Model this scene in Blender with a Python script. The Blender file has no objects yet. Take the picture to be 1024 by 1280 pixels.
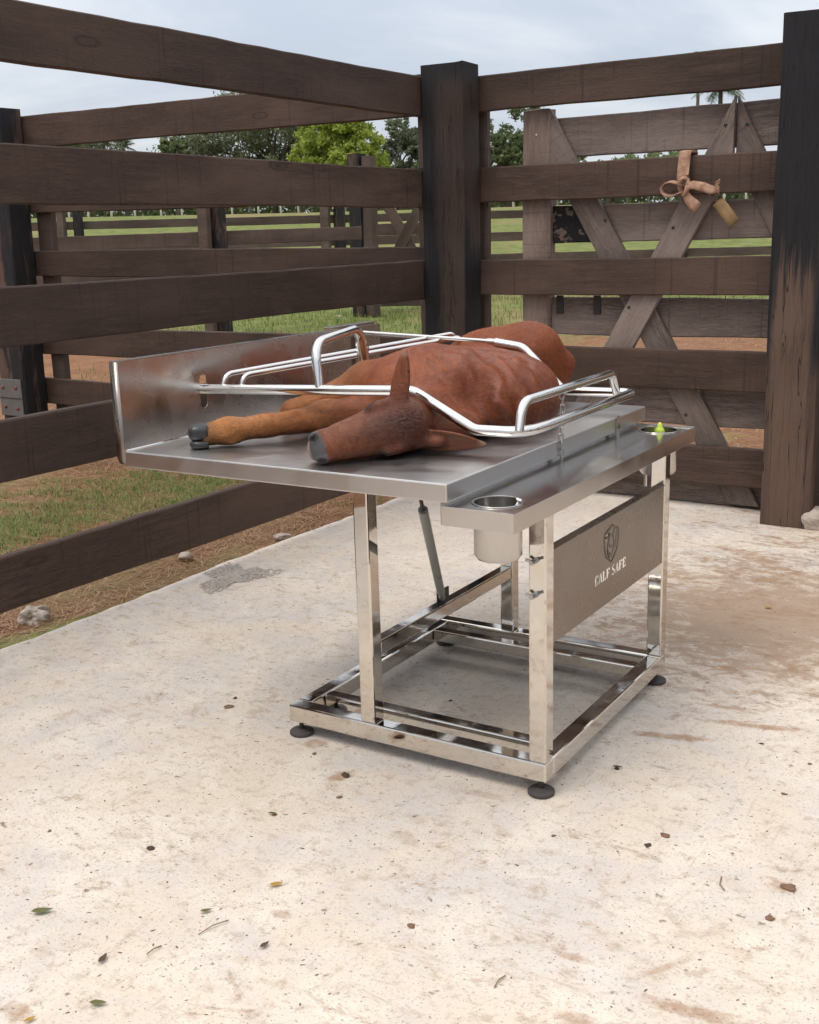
import bpy, bmesh, math, random
import numpy as np
from mathutils import Vector, Matrix

# ------------------------------------------------------------------ camera, sky, sun, exposure
scn = bpy.context.scene
COL = scn.collection
R2 = math.radians

cam_d = bpy.data.cameras.new('camera')
cam = bpy.data.objects.new('camera', cam_d)
COL.objects.link(cam)
scn.camera = cam
cam_d.sensor_fit = 'HORIZONTAL'
cam_d.sensor_width = 36.0
cam_d.lens = 1422.04 / 1024 * 36.0
cam_d.clip_start = 0.05
cam_d.clip_end = 2000
CAM = Vector((1.2294, -2.5552, 1.5))
YAW, PITCH, ROLL = 0.5717, 0.239, -0.0273
_f = Vector((-math.sin(YAW) * math.cos(PITCH), math.cos(YAW) * math.cos(PITCH), -math.sin(PITCH)))
_r = Vector((math.cos(YAW), math.sin(YAW), 0))
_u = _r.cross(_f)
_r, _u = (math.cos(ROLL) * _r + math.sin(ROLL) * _u), (-math.sin(ROLL) * _r + math.cos(ROLL) * _u)
cam.matrix_world = Matrix(((_r.x, _u.x, -_f.x, CAM.x), (_r.y, _u.y, -_f.y, CAM.y), (_r.z, _u.z, -_f.z, CAM.z), (0, 0, 0, 1)))

SUN_EL, SUN_AZ = R2(58), R2(205)      # azimuth clockwise from +Y
world = bpy.data.worlds.new('World')
scn.world = world
world.use_nodes = True
scn.view_settings.view_transform = 'Standard'
scn.view_settings.look = 'None'
scn.view_settings.exposure = 0.23
scn.view_settings.gamma = 1.0
scn.cycles.use_adaptive_sampling = True
scn.cycles.adaptive_threshold = 0.025
scn.cycles.adaptive_min_samples = 12
scn.cycles.max_bounces = 6
scn.cycles.diffuse_bounces = 3
scn.cycles.glossy_bounces = 4
scn.cycles.transmission_bounces = 4
scn.cycles.transparent_max_bounces = 6
scn.cycles.caustics_reflective = False
scn.cycles.caustics_refractive = False


def nd(t, typ, ins=None, **props):
    n = t.nodes.new(typ)
    for k, v in props.items():
        setattr(n, k, v)
    for k, v in (ins or {}).items():
        s = n.inputs[k]
        if isinstance(v, bpy.types.NodeSocket):
            t.links.new(v, s)
        else:
            s.default_value = v
    return n


def mixc(t, fac, a, b, mode='MIX'):
    n = nd(t, 'ShaderNodeMix', data_type='RGBA', blend_type=mode)
    for s, v in ((n.inputs[0], fac), (n.inputs[6], a), (n.inputs[7], b)):
        if isinstance(v, bpy.types.NodeSocket):
            t.links.new(v, s)
        else:
            if s.type == 'RGBA' and len(v) == 3:
                v = (*v, 1)
            s.default_value = v
    return n.outputs[2]


def math_(t, op, a, b=None, c=None, clamp=False):
    n = nd(t, 'ShaderNodeMath', operation=op, use_clamp=clamp)
    for i, v in enumerate((a, b, c)):
        if v is None:
            continue
        if isinstance(v, bpy.types.NodeSocket):
            t.links.new(v, n.inputs[i])
        else:
            n.inputs[i].default_value = v
    return n.outputs[0]


def mapr(t, v, a, b, c=0.0, d=1.0, smooth=True):
    n = nd(t, 'ShaderNodeMapRange', interpolation_type='SMOOTHSTEP' if smooth else 'LINEAR')
    t.links.new(v, n.inputs[0])
    for i, q in enumerate((a, b, c, d)):
        n.inputs[i + 1].default_value = q
    return n.outputs[0]


def noise(t, vec, scale, detail=4.0, rough=0.55, dist=0.0):
    n = nd(t, 'ShaderNodeTexNoise', {'Scale': scale, 'Detail': detail, 'Roughness': rough, 'Distortion': dist})
    if vec is not None:
        t.links.new(vec, n.inputs['Vector'])
    return n.outputs['Fac']


def mapping(t, vec, scale=(1, 1, 1), loc=(0, 0, 0), rot=(0, 0, 0)):
    n = nd(t, 'ShaderNodeMapping', {'Scale': scale, 'Location': loc, 'Rotation': rot})
    t.links.new(vec, n.inputs['Vector'])
    return n.outputs[0]


# overcast sky: blue Nishita light showing faintly through a cloud deck (brighter overhead as any overcast sky is)
wt = world.node_tree
wt.nodes.clear()
sky = nd(wt, 'ShaderNodeTexSky', sky_type='NISHITA', sun_disc=False, sun_elevation=SUN_EL, sun_rotation=SUN_AZ)
skyc = nd(wt, 'ShaderNodeVectorMath', {0: sky.outputs[0], 1: (0.1, 0.1, 0.1)}, operation='MULTIPLY').outputs[0]
tcw = nd(wt, 'ShaderNodeTexCoord').outputs['Generated']
sep = nd(wt, 'ShaderNodeSeparateXYZ', {0: tcw})
zc = math_(wt, 'MAXIMUM', sep.outputs[2], 0.0)
zden = math_(wt, 'ADD', zc, 0.16)
flat = nd(wt, 'ShaderNodeCombineXYZ', {0: math_(wt, 'DIVIDE', sep.outputs[0], zden), 1: math_(wt, 'DIVIDE', sep.outputs[1], zden), 2: 0.0}).outputs[0]
cl = noise(wt, flat, 0.62, 7.0, 0.55, 0.6)
cloud = mixc(wt, mapr(wt, cl, 0.36, 0.64), (0.48, 0.53, 0.615), (0.70, 0.725, 0.76))
cloud = mixc(wt, mapr(wt, zc, 0.12, 0.7), cloud, mixc(wt, 1.0, cloud, (1.08, 1.0, 0.91, 1), 'MULTIPLY'))   # thinner, sunlit cloud overhead
lum = math_(wt, 'MULTIPLY_ADD', zc, 1.75, 0.86)
cloud = nd(wt, 'ShaderNodeVectorMath', {0: cloud, 1: nd(wt, 'ShaderNodeCombineXYZ', {0: lum, 1: lum, 2: lum}).outputs[0]}, operation='MULTIPLY').outputs[0]
wcol = mixc(wt, 0.88, skyc, cloud)
bg = nd(wt, 'ShaderNodeBackground', {'Color': wcol, 'Strength': 1.0})
wo = nd(wt, 'ShaderNodeOutputWorld', {'Surface': bg.outputs[0]})

sun_d = bpy.data.lights.new('sun', 'SUN')
sun_d.energy = 1.2
sun_d.angle = R2(24)
sun_d.color = (1.0, 0.94, 0.86)
sun = bpy.data.objects.new('sun', sun_d)
COL.objects.link(sun)
sd = Vector((math.sin(SUN_AZ) * math.cos(SUN_EL), math.cos(SUN_AZ) * math.cos(SUN_EL), math.sin(SUN_EL)))
sun.rotation_euler = sd.to_track_quat('Z', 'Y').to_euler()
sun.location = sd * 30

# ------------------------------------------------------------------ helpers
rnd = random.Random(7)


def link(o, parent=None):
    COL.objects.link(o)
    if parent is not None:
        o.parent = parent
    return o


def tag(o, label=None, cat=None, group=None, kind=None):
    for k, v in (('label', label), ('category', cat), ('group', group), ('kind', kind)):
        if v:
            o[k] = v
    return o


def empty(name, loc=(0, 0, 0), rz=0.0):
    o = bpy.data.objects.new(name, None)
    o.empty_display_size = 0.1
    o.location = loc
    o.rotation_euler = (0, 0, rz)
    return link(o)


def mk(name, verts, faces, mat, parent=None, smooth=False, loc=None, angle=None):
    me = bpy.data.meshes.new(name)
    if isinstance(verts, np.ndarray) and isinstance(faces, (np.ndarray, list)) and len(faces) and isinstance(faces if isinstance(faces, np.ndarray) else faces[0], np.ndarray):
        fl = [faces] if isinstance(faces, np.ndarray) else faces
        me.vertices.add(len(verts))
        me.vertices.foreach_set('co', verts.astype(np.float32).ravel())
        tot = np.concatenate([np.full(len(q), q.shape[1], np.int32) for q in fl])
        idx = np.concatenate([q.astype(np.int32).ravel() for q in fl])
        me.loops.add(len(idx))
        me.loops.foreach_set('vertex_index', idx)
        me.polygons.add(len(tot))
        me.polygons.foreach_set('loop_start', np.concatenate([[0], np.cumsum(tot)[:-1]]).astype(np.int32))
        me.update(calc_edges=True)
    else:
        me.from_pydata([tuple(map(float, v)) for v in verts], [], [tuple(map(int, f)) for f in faces])
        me.update()
    if smooth:
        me.polygons.foreach_set('use_smooth', [True] * len(me.polygons))
        if angle:
            try:
                me.set_sharp_from_angle(angle=angle)
            except Exception:
                pass
    me.materials.append(mat)
    o = bpy.data.objects.new(name, me)
    if loc is not None:
        o.location = loc
    return link(o, parent)


def merge(*vfs):
    V, F = [], []
    for v, f in vfs:
        n = len(V)
        V += list(v)
        F += [tuple(i + n for i in q) for q in f]
    return V, F


def box(x0, x1, y0, y1, z0, z1, b=0.0):
    """box with chamfered edges (24 verts) when b > 0"""
    if b <= 0:
        v = [(x, y, z) for z in (z0, z1) for y in (y0, y1) for x in (x0, x1)]
        return v, [(0, 2, 3, 1), (4, 5, 7, 6), (0, 1, 5, 4), (2, 6, 7, 3), (0, 4, 6, 2), (1, 3, 7, 5)]
    bm = bmesh.new()
    bmesh.ops.create_cube(bm, size=1.0)
    for q in bm.verts:
        q.co = Vector(((x0 + x1) / 2 + q.co.x * (x1 - x0), (y0 + y1) / 2 + q.co.y * (y1 - y0), (z0 + z1) / 2 + q.co.z * (z1 - z0)))
    bmesh.ops.bevel(bm, geom=bm.edges[:], offset=b, segments=2, affect='EDGES', profile=0.5)
    bm.verts.index_update()
    v = [tuple(q.co) for q in bm.verts]
    f = [tuple(q.index for q in p.verts) for p in bm.faces]
    bm.free()
    return v, f


def fillet(pts, rad, n=6):
    """round the corners of a polyline; rad a number or a list per inner corner"""
    P = [Vector(p) for p in pts]
    out = [P[0]]
    for i in range(1, len(P) - 1):
        r = rad[i - 1] if isinstance(rad, (list, tuple)) else rad
        a, b, c = P[i - 1], P[i], P[i + 1]
        d1, d2 = (a - b), (c - b)
        l1, l2 = d1.length, d2.length
        d1.normalize(); d2.normalize()
        ang = d1.angle(d2)
        if r <= 0 or ang > math.pi - 0.02:
            out.append(b)
            continue
        t = min(r / math.tan(ang / 2), l1 * 0.49, l2 * 0.49)
        p1, p2 = b + d1 * t, b + d2 * t
        for k in range(n + 1):
            s = k / n
            out.append((1 - s) ** 2 * p1 + 2 * s * (1 - s) * (b * 0.86 + (p1 + p2) * 0.07) + s * s * p2)
    out.append(P[-1])
    return out


def tube(path, rad, seg=12, cap=True, closed=False):
    P = [Vector(p) for p in path]
    n = len(P)
    rads = rad if isinstance(rad, (list, tuple)) else [rad] * n
    V, F = [], []
    up = None
    for i, p in enumerate(P):
        if closed:
            d = (P[(i + 1) % n] - P[i - 1])
        else:
            d = (P[min(i + 1, n - 1)] - P[max(i - 1, 0)])
        d.normalize()
        if up is None:
            up = Vector((0, 0, 1)) if abs(d.z) < 0.9 else Vector((1, 0, 0))
        s = d.cross(up)
        s.normalize()
        up = s.cross(d)
        up.normalize()
        for k in range(seg):
            a = 2 * math.pi * k / seg
            V.append(p + (s * math.cos(a) + up * math.sin(a)) * rads[i])
    m = n if closed else n - 1
    for i in range(m):
        j = (i + 1) % n
        for k in range(seg):
            F.append((i * seg + k, i * seg + (k + 1) % seg, j * seg + (k + 1) % seg, j * seg + k))
    if cap and not closed:
        F.append(tuple(range(seg))[::-1])
        F.append(tuple((n - 1) * seg + k for k in range(seg)))
    return V, F


def lathe(profile, seg=32, c=(0, 0, 0)):
    V, F = [], []
    n = len(profile)
    for r, z in profile:
        for k in range(seg):
            a = 2 * math.pi * k / seg
            V.append((c[0] + r * math.cos(a), c[1] + r * math.sin(a), c[2] + z))
    for i in range(n - 1):
        for k in range(seg):
            F.append((i * seg + k, i * seg + (k + 1) % seg, (i + 1) * seg + (k + 1) % seg, (i + 1) * seg + k))
    F.append(tuple(range(seg))[::-1])
    F.append(tuple((n - 1) * seg + k for k in range(seg)))
    return V, F


def plank(L, h, t, seed, segs=None, wob=0.004, taper=0.0):
    """rough sawn plank: length along +x from 0, height z centred, thickness y from 0 to t; edges uneven"""
    g = random.Random(seed)
    segs = segs or max(6, int(L / 0.16))
    c = 0.006
    V, F = [], []
    ph = [g.uniform(0, 6.28) for _ in range(6)]
    for i in range(segs + 1):
        s = i / segs
        x = L * s
        j = lambda k, a: a * (math.sin(x * (1.7 + k * 0.6) + ph[k]) * 0.6 + g.uniform(-0.5, 0.5))
        top, bot = h / 2 + j(0, wob), -h / 2 + j(1, wob)
        y0, y1 = j(2, wob * 0.3), t + j(3, wob * 0.3)
        V += [(x, y0, bot + c), (x, y0 + c, bot), (x, y1 - c, bot), (x, y1, bot + c),
              (x, y1, top - c), (x, y1 - c, top), (x, y0 + c, top), (x, y0, top - c)]
    for i in range(segs):
        for k in range(8):
            a, b = i * 8 + k, i * 8 + (k + 1) % 8
            F.append((a, a + 8, b + 8, b))
    F.append(tuple(range(8)))
    F.append(tuple(segs * 8 + k for k in range(8))[::-1])
    return V, F


# ------------------------------------------------------------------ materials
def new_mat(name):
    m = bpy.data.materials.new(name)
    m.use_nodes = True
    t = m.node_tree
    t.nodes.clear()
    b = nd(t, 'ShaderNodeBsdfPrincipled')
    o = nd(t, 'ShaderNodeOutputMaterial', {'Surface': b.outputs[0]})
    return m, t, b


def setin(t, b, **kw):
    for k, v in kw.items():
        k = k.replace('_', ' ')
        if isinstance(v, bpy.types.NodeSocket):
            t.links.new(v, b.inputs[k])
        else:
            if k == 'Base Color' and len(v) == 3:
                v = (*v, 1)
            b.inputs[k].default_value = v


def bump(t, b, h, strength=0.3, dist=0.01):
    n = nd(t, 'ShaderNodeBump', {'Height': h, 'Strength': strength, 'Distance': dist})
    t.links.new(n.outputs[0], b.inputs['Normal'])


def simple(name, col, rough=0.6, metal=0.0, var=0.15, scale=30.0, bstr=0.15):
    m, t, b = new_mat(name)
    co = nd(t, 'ShaderNodeTexCoord').outputs['Object']
    n = noise(t, co, scale, 5)
    c = mixc(t, n, tuple(x * (1 - var) for x in col), tuple(min(1, x * (1 + var)) for x in col))
    setin(t, b, Base_Color=c, Roughness=rough, Metallic=metal)
    bump(t, b, n, bstr, 0.004)
    return m


def obj_coord(t):
    """object coordinates with a random shift for each object"""
    co = nd(t, 'ShaderNodeTexCoord').outputs['Object']
    r = nd(t, 'ShaderNodeObjectInfo').outputs['Random']
    sh = math_(t, 'MULTIPLY', r, 57.0)
    v = nd(t, 'ShaderNodeCombineXYZ', {0: sh, 1: sh, 2: sh}).outputs[0]
    return co, nd(t, 'ShaderNodeVectorMath', {0: co, 1: v}, operation='ADD').outputs[0], r


def wood(name, dark, mid, light, axis='x', stain=None, rough=0.75, saw=True, endstain=False, contrast=1.0):
    """sawn timber; grain along the local axis; stain = (colour, function making a mask)"""
    m, t, b = new_mat(name)
    co, v, r = obj_coord(t)
    k = {'x': (0.9, 11, 11), 'z': (11, 11, 0.9)}[axis]
    g1 = noise(t, mapping(t, v, k), 4.0, 9, 0.6, 0.9)
    g2 = noise(t, mapping(t, v, tuple(q * 4 for q in k)), 6.0, 6, 0.65, 0.2)
    blot = noise(t, v, 1.9, 5, 0.6, 0.4)
    big = noise(t, mapping(t, v, {'x': (1, 3, 3), 'z': (3, 3, 1)}[axis]), 0.9, 3)
    c = mixc(t, mapr(t, g1, 0.3, 0.7), dark, light)
    c = mixc(t, mapr(t, blot, 0.25, 0.75), c, mid)
    c = mixc(t, mapr(t, g2, 0.35, 0.72, 0, 0.6 * contrast), c, tuple(x * 0.62 for x in dark))
    c = mixc(t, mapr(t, big, 0.38, 0.68, 0.0, 0.5), c, tuple(x * 1.25 for x in light))
    if saw:
        ks = {'x': (16, 0.35, 0.35), 'z': (0.35, 0.35, 16)}[axis]
        sw = noise(t, mapping(t, v, ks), 3.0, 3, 0.7)
        c = mixc(t, mapr(t, sw, 0.58, 0.68, 0, 0.42), c, tuple(x * 0.55 for x in dark))
    # knots
    kv = nd(t, 'ShaderNodeTexVoronoi', {'Scale': 1.0, 'Randomness': 1.0})
    t.links.new(mapping(t, v, {'x': (1.3, 4.2, 4.2), 'z': (4.2, 4.2, 1.3)}[axis]), kv.inputs['Vector'])
    kd = kv.outputs['Distance']
    ring = math_(t, 'SINE', math_(t, 'MULTIPLY', kd, 95.0))
    kn = math_(t, 'MULTIPLY', mapr(t, kd, 0.15, 0.05), mapr(t, nd(t, 'ShaderNodeSeparateXYZ', {0: kv.outputs['Color']}).outputs[0], 0.45, 0.6))
    c = mixc(t, math_(t, 'MULTIPLY', kn, mapr(t, ring, -1, 1, 0.15, 0.6)), c, tuple(x * 0.5 for x in dark))
    # fine dark specks and nail holes
    sp = nd(t, 'ShaderNodeTexVoronoi', {'Scale': 17.0})
    t.links.new(v, sp.inputs['Vector'])
    c = mixc(t, mapr(t, sp.outputs['Distance'], 0.085, 0.03, 0, 0.7), c, (0.012, 0.01, 0.01))
    br = mapr(t, r, 0, 1, 0.78, 1.22, False)
    c = mixc(t, 1.0, c, nd(t, 'ShaderNodeCombineXYZ', {0: br, 1: br, 2: br}).outputs[0], 'MULTIPLY')
    if stain:
        c = stain(t, c, co, v)
    if endstain:
        sx = nd(t, 'ShaderNodeSeparateXYZ', {0: co}).outputs[0]
        e = math_(t, 'ADD', sx, math_(t, 'MULTIPLY', noise(t, v, 14, 3), 0.06))
        c = mixc(t, mapr(t, e, 0.19, 0.09, 0, 0.75), c, (0.018, 0.016, 0.016))
    setin(t, b, Base_Color=c, Roughness=mapr(t, g1, 0.2, 0.8, rough - 0.12, rough + 0.12), **{'Specular_IOR_Level': 0.3})
    hgt = math_(t, 'ADD', math_(t, 'MULTIPLY', g1, 0.7), math_(t, 'MULTIPLY', g2, 0.6))
    hgt = math_(t, 'SUBTRACT', hgt, math_(t, 'MULTIPLY', kn, 0.15))
    bump(t, b, hgt, 0.45, 0.006)
    return m


M = {}
M['rail'] = wood('rail_wood', (0.031, 0.018, 0.0135), (0.054, 0.033, 0.025), (0.092, 0.060, 0.046), endstain=True)
M['rail_far'] = wood('far_rail_wood', (0.05, 0.033, 0.026), (0.075, 0.052, 0.043), (0.115, 0.085, 0.071))
M['gate_wood'] = wood('gate_wood', (0.085, 0.063, 0.054), (0.16, 0.123, 0.108), (0.25, 0.20, 0.178), contrast=1.4)
M['gate_post'] = wood('gate_post_wood', (0.105, 0.074, 0.06), (0.175, 0.13, 0.108), (0.25, 0.192, 0.165), axis='z')
M['batten'] = wood('batten_wood', (0.045, 0.03, 0.024), (0.07, 0.05, 0.04), (0.10, 0.074, 0.06), axis='z')


def crack(t, c, v):
    cr = noise(t, mapping(t, v, (7, 7, 0.35)), 3.0, 3, 0.5, 0.5)
    line = mapr(t, math_(t, 'ABSOLUTE', math_(t, 'SUBTRACT', cr, 0.5)), 0.012, 0.002, 0, 0.85)
    return mixc(t, line, c, (0.006, 0.005, 0.005))


def stain_corner(t, c, co, v):
    s = nd(t, 'ShaderNodeSeparateXYZ', {0: co})
    n = noise(t, mapping(t, v, (5, 5, 0.8)), 2.2, 5, 0.6, 0.5)
    w = math_(t, 'ADD', math_(t, 'MULTIPLY', math_(t, 'SUBTRACT', n, 0.5), 0.22), s.outputs[0])
    side = mapr(t, s.outputs[1], 0.004, 0.02)             # the side towards the other fence: bare above, black below
    zz = math_(t, 'ADD', s.outputs[2], math_(t, 'MULTIPLY', math_(t, 'SUBTRACT', n, 0.5), 0.9))
    low = mapr(t, zz, 1.62, 1.42)
    bare = math_(t, 'MULTIPLY', mapr(t, w, 0.07, 0.16, 0, 0.5), math_(t, 'SUBTRACT', 1.0, math_(t, 'MULTIPLY', side, low)))
    bare = math_(t, 'MULTIPLY', bare, mapr(t, s.outputs[2], 2.41, 2.25))
    c2 = mixc(t, bare, (0.014, 0.013, 0.015), c)
    return crack(t, c2, v)


def stain_right(t, c, co, v):
    s = nd(t, 'ShaderNodeSeparateXYZ', {0: co})
    n = noise(t, mapping(t, v, (5, 5, 0.6)), 2.2, 5, 0.6, 0.4)
    nn = math_(t, 'SUBTRACT', n, 0.5)
    zz = math_(t, 'ADD', s.outputs[2], math_(t, 'MULTIPLY', nn, 0.5))
    m1 = mapr(t, math_(t, 'ADD', zz, math_(t, 'MULTIPLY', math_(t, 'SUBTRACT', noise(t, mapping(t, v, (30, 30, 1.2)), 2.0, 5, 0.7), 0.5), 1.1)), 1.45, 1.10)
    ex = math_(t, 'ADD', s.outputs[0], math_(t, 'MULTIPLY', nn, 0.09))
    m2 = math_(t, 'MULTIPLY', mapr(t, ex, 0.0, 0.05), mapr(t, ex, 0.24, 0.20))
    bare = math_(t, 'MULTIPLY', m1, math_(t, 'MAXIMUM', m2, mapr(t, zz, 0.95, 0.7, 0, 0.8)))
    c2 = mixc(t, bare, (0.013, 0.0125, 0.015), c)
    return crack(t, c2, v)


def stain_dark(t, c, co, v):
    n = noise(t, mapping(t, v, (4, 4, 0.7)), 2.0, 5, 0.6, 0.4)
    return crack(t, mixc(t, mapr(t, n, 0.62, 0.5), c, (0.016, 0.015, 0.017)), v)


def stain_end(t, c, co, v):
    s = nd(t, 'ShaderNodeSeparateXYZ', {0: co})
    n = noise(t, v, 9.0, 5, 0.65, 0.6)
    e = math_(t, 'ADD', s.outputs[0], math_(t, 'MULTIPLY', math_(t, 'SUBTRACT', n, 0.5), 0.16))
    worn = mapr(t, noise(t, mapping(t, v, (1, 1, 1.4)), 14.0, 5, 0.6), 0.56, 0.64)
    c2 = mixc(t, mapr(t, e, 0.30, 0.22), c, mixc(t, worn, (0.010, 0.009, 0.010), (0.15, 0.105, 0.082)))
    return c2


M['gate_wood_stained'] = wood('stained_gate_wood', (0.105, 0.077, 0.066), (0.185, 0.142, 0.124), (0.28, 0.225, 0.20), contrast=1.3, stain=stain_end)
pw = ((0.034, 0.021, 0.016), (0.062, 0.039, 0.029), (0.115, 0.074, 0.055))
M['post_corner'] = wood('corner_post_wood', *pw, axis='z', stain=stain_corner, saw=False)
M['post_right'] = wood('right_post_wood', *pw, axis='z', stain=stain_right, saw=False)
M['post_dark'] = wood('dark_post_wood', *pw, axis='z', stain=stain_dark, saw=False)


def steel(name, rough=0.2, base=(0.60, 0.585, 0.56), dirt=0.0, brush=None, smear=0.12, wave=0.0, scratch=0.0):
    m, t, b = new_mat(name)
    co, v, r = obj_coord(t)
    n1 = noise(t, v, 7.0, 5, 0.6, 0.6)
    n2 = noise(t, v, 38.0, 4, 0.6)
    ro = mapr(t, n1, 0.3, 0.7, rough - smear * 0.4, rough + smear)
    c = mixc(t, n1, tuple(x * 0.93 for x in base), base)
    hsum = math_(t, 'MULTIPLY', n1, 0.4)
    if brush:
        bn = noise(t, mapping(t, v, brush), 6.0, 4, 0.7)
        ro = math_(t, 'ADD', ro, mapr(t, bn, 0.35, 0.7, -0.03, 0.08))
        c = mixc(t, mapr(t, bn, 0.3, 0.75, 0, 0.35), c, tuple(x * 0.8 for x in base))
        hsum = math_(t, 'ADD', hsum, math_(t, 'MULTIPLY', bn, 0.25))
    met = 1.0
    if dirt > 0:
        dn = noise(t, v, 11.0, 8, 0.72, 0.8)
        dm = mapr(t, dn, 0.62 - dirt * 0.2, 0.8, 0, 0.75)
        c = mixc(t, dm, c, (0.23, 0.165, 0.11))
        met = math_(t, 'SUBTRACT', 1.0, dm)
        ro = math_(t, 'ADD', ro, math_(t, 'MULTIPLY', dm, 0.5))
    setin(t, b, Base_Color=c, Roughness=ro, Metallic=met)
    if wave:
        hsum = math_(t, 'ADD', hsum, math_(t, 'MULTIPLY', noise(t, v, 5.0, 2), wave))
    if scratch:
        wv = nd(t, 'ShaderNodeTexWave', {'Scale': 9.0, 'Distortion': 22.0, 'Detail': 3.0, 'Detail Scale': 0.7}, wave_type='RINGS')
        t.links.new(v, wv.inputs['Vector'])
        sc_ = math_(t, 'MULTIPLY', mapr(t, wv.outputs['Fac'], 0.985, 1.0), mapr(t, n1, 0.52, 0.62))
        c = mixc(t, math_(t, 'MULTIPLY', sc_, scratch), c, (0.9, 0.9, 0.88))
        ro = math_(t, 'ADD', ro, math_(t, 'MULTIPLY', sc_, 0.4))
        setin(t, b, Base_Color=c, Roughness=ro)
    bump(t, b, hsum, 0.05 if wave else 0.015, 0.01)
    return m


M['chrome'] = steel('polished_tube', 0.07, (0.74, 0.73, 0.71), smear=0.05)
M['steel'] = steel('satin_sheet', 0.20, (0.56, 0.54, 0.515), smear=0.05, wave=1.0)
M['shelf'] = steel('shelf_sheet', 0.17, (0.60, 0.58, 0.56), smear=0.05, wave=0.8)
M['end_wall'] = steel('end_wall_sheet', 0.24, (0.64, 0.62, 0.59), smear=0.08, wave=1.0)
M['tray'] = steel('satin_tray_sheet', 0.31, (0.60, 0.585, 0.57), smear=0.08, wave=0.6)
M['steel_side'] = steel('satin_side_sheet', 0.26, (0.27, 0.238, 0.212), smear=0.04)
M['frame'] = steel('frame_tube', 0.05, (0.70, 0.665, 0.615), dirt=0.18, smear=0.05, wave=2.2)
M['rubber'] = simple('foot_rubber', (0.055, 0.048, 0.046), 0.7, 0.0, 0.3, 60)
M['dark_metal'] = simple('dark_metal', (0.05, 0.048, 0.046), 0.45, 0.6)
M['strut'] = simple('grey_strut_paint', (0.27, 0.275, 0.26), 0.42, 0.2, 0.06, 18)
M['black_print'] = simple('black_print', (0.03, 0.03, 0.03), 0.6)
M['etch'] = simple('etched_line', (0.17, 0.15, 0.13), 0.55, 0.7)
M['zinc'] = simple('zinc_bolt', (0.42, 0.41, 0.40), 0.35, 0.9)
M['rust'] = simple('rusty_bolt', (0.20, 0.075, 0.05), 0.7, 0.3, 0.3)
M['hinge'] = simple('grey_hinge_steel', (0.16, 0.16, 0.16), 0.5, 0.5, 0.3, 14)

# concrete
m, t, b = new_mat('concrete')
co = nd(t, 'ShaderNodeTexCoord').outputs['Object']
n_big = noise(t, co, 0.7, 6, 0.6, 0.6)
n_mid = noise(t, co, 3.4, 8, 0.65, 0.4)
n_fine = noise(t, co, 26.0, 8, 0.7)
n_grit = noise(t, co, 130.0, 4, 0.7)
n_tan = noise(t, mapping(t, co, (1, 1.5, 1), rot=(0, 0, R2(-20))), 9.0, 10, 0.78, 0.5)
n_patch = noise(t, co, 1.7, 6, 0.7, 0.8)
c = mixc(t, mapr(t, n_patch, 0.38, 0.62), (0.69, 0.598, 0.50), (0.62, 0.57, 0.535))      # cream and lilac-grey cement
c = mixc(t, mapr(t, n_mid, 0.42, 0.68, 0, 0.8), c, (0.77, 0.695, 0.605))
c = mixc(t, math_(t, 'MULTIPLY', mapr(t, n_tan, 0.52, 0.64, 0, 0.7), mapr(t, n_big, 0.42, 0.60, 0.25, 1.0)), c, (0.45, 0.345, 0.25))                 # ingrained soil
c = mixc(t, mapr(t, n_fine, 0.52, 0.66, 0, 0.65), c, (0.47, 0.375, 0.285))
c = mixc(t, mapr(t, n_grit, 0.55, 0.70, 0, 0.7), c, (0.34, 0.26, 0.19))
# trowel and drag streaks, thin and broken
st = noise(t, mapping(t, co, (3.0, 21, 1), rot=(0, 0, R2(-24))), 1.7, 9, 0.78, 0.6)
st2 = noise(t, mapping(t, co, (19, 2.6, 1), rot=(0, 0, R2(-31))), 1.6, 9, 0.78, 0.6)
c = mixc(t, math_(t, 'MULTIPLY', mapr(t, st, 0.56, 0.68, 0, 0.5), mapr(t, n_big, 0.42, 0.6)), c, (0.42, 0.30, 0.205))
c = mixc(t, math_(t, 'MULTIPLY', mapr(t, st2, 0.57, 0.68, 0, 0.55), mapr(t, n_big, 0.62, 0.42)), c, (0.39, 0.29, 0.215))
# tan soil smears: broken patches, more of them towards the gate
sp = nd(t, 'ShaderNodeSeparateXYZ', {0: co})
sm = noise(t, mapping(t, co, (1.6, 3.4, 1), loc=(3.1, 1.7, 0), rot=(0, 0, R2(-14))), 2.1, 10, 0.78, 0.9)
gatew = math_(t, 'MULTIPLY', mapr(t, sp.outputs[0], -1.6, 0.3), mapr(t, sp.outputs[1], 0.2, 2.6))
thr = math_(t, 'MULTIPLY', gatew, 0.13)
smm = mapr(t, math_(t, 'ADD', sm, thr), 0.58, 0.68, 0, 0.85)
smm = math_(t, 'MULTIPLY', smm, mapr(t, n_fine, 0.35, 0.6, 0.15, 1.0))
c = mixc(t, smm, c, (0.33, 0.215, 0.135))
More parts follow.
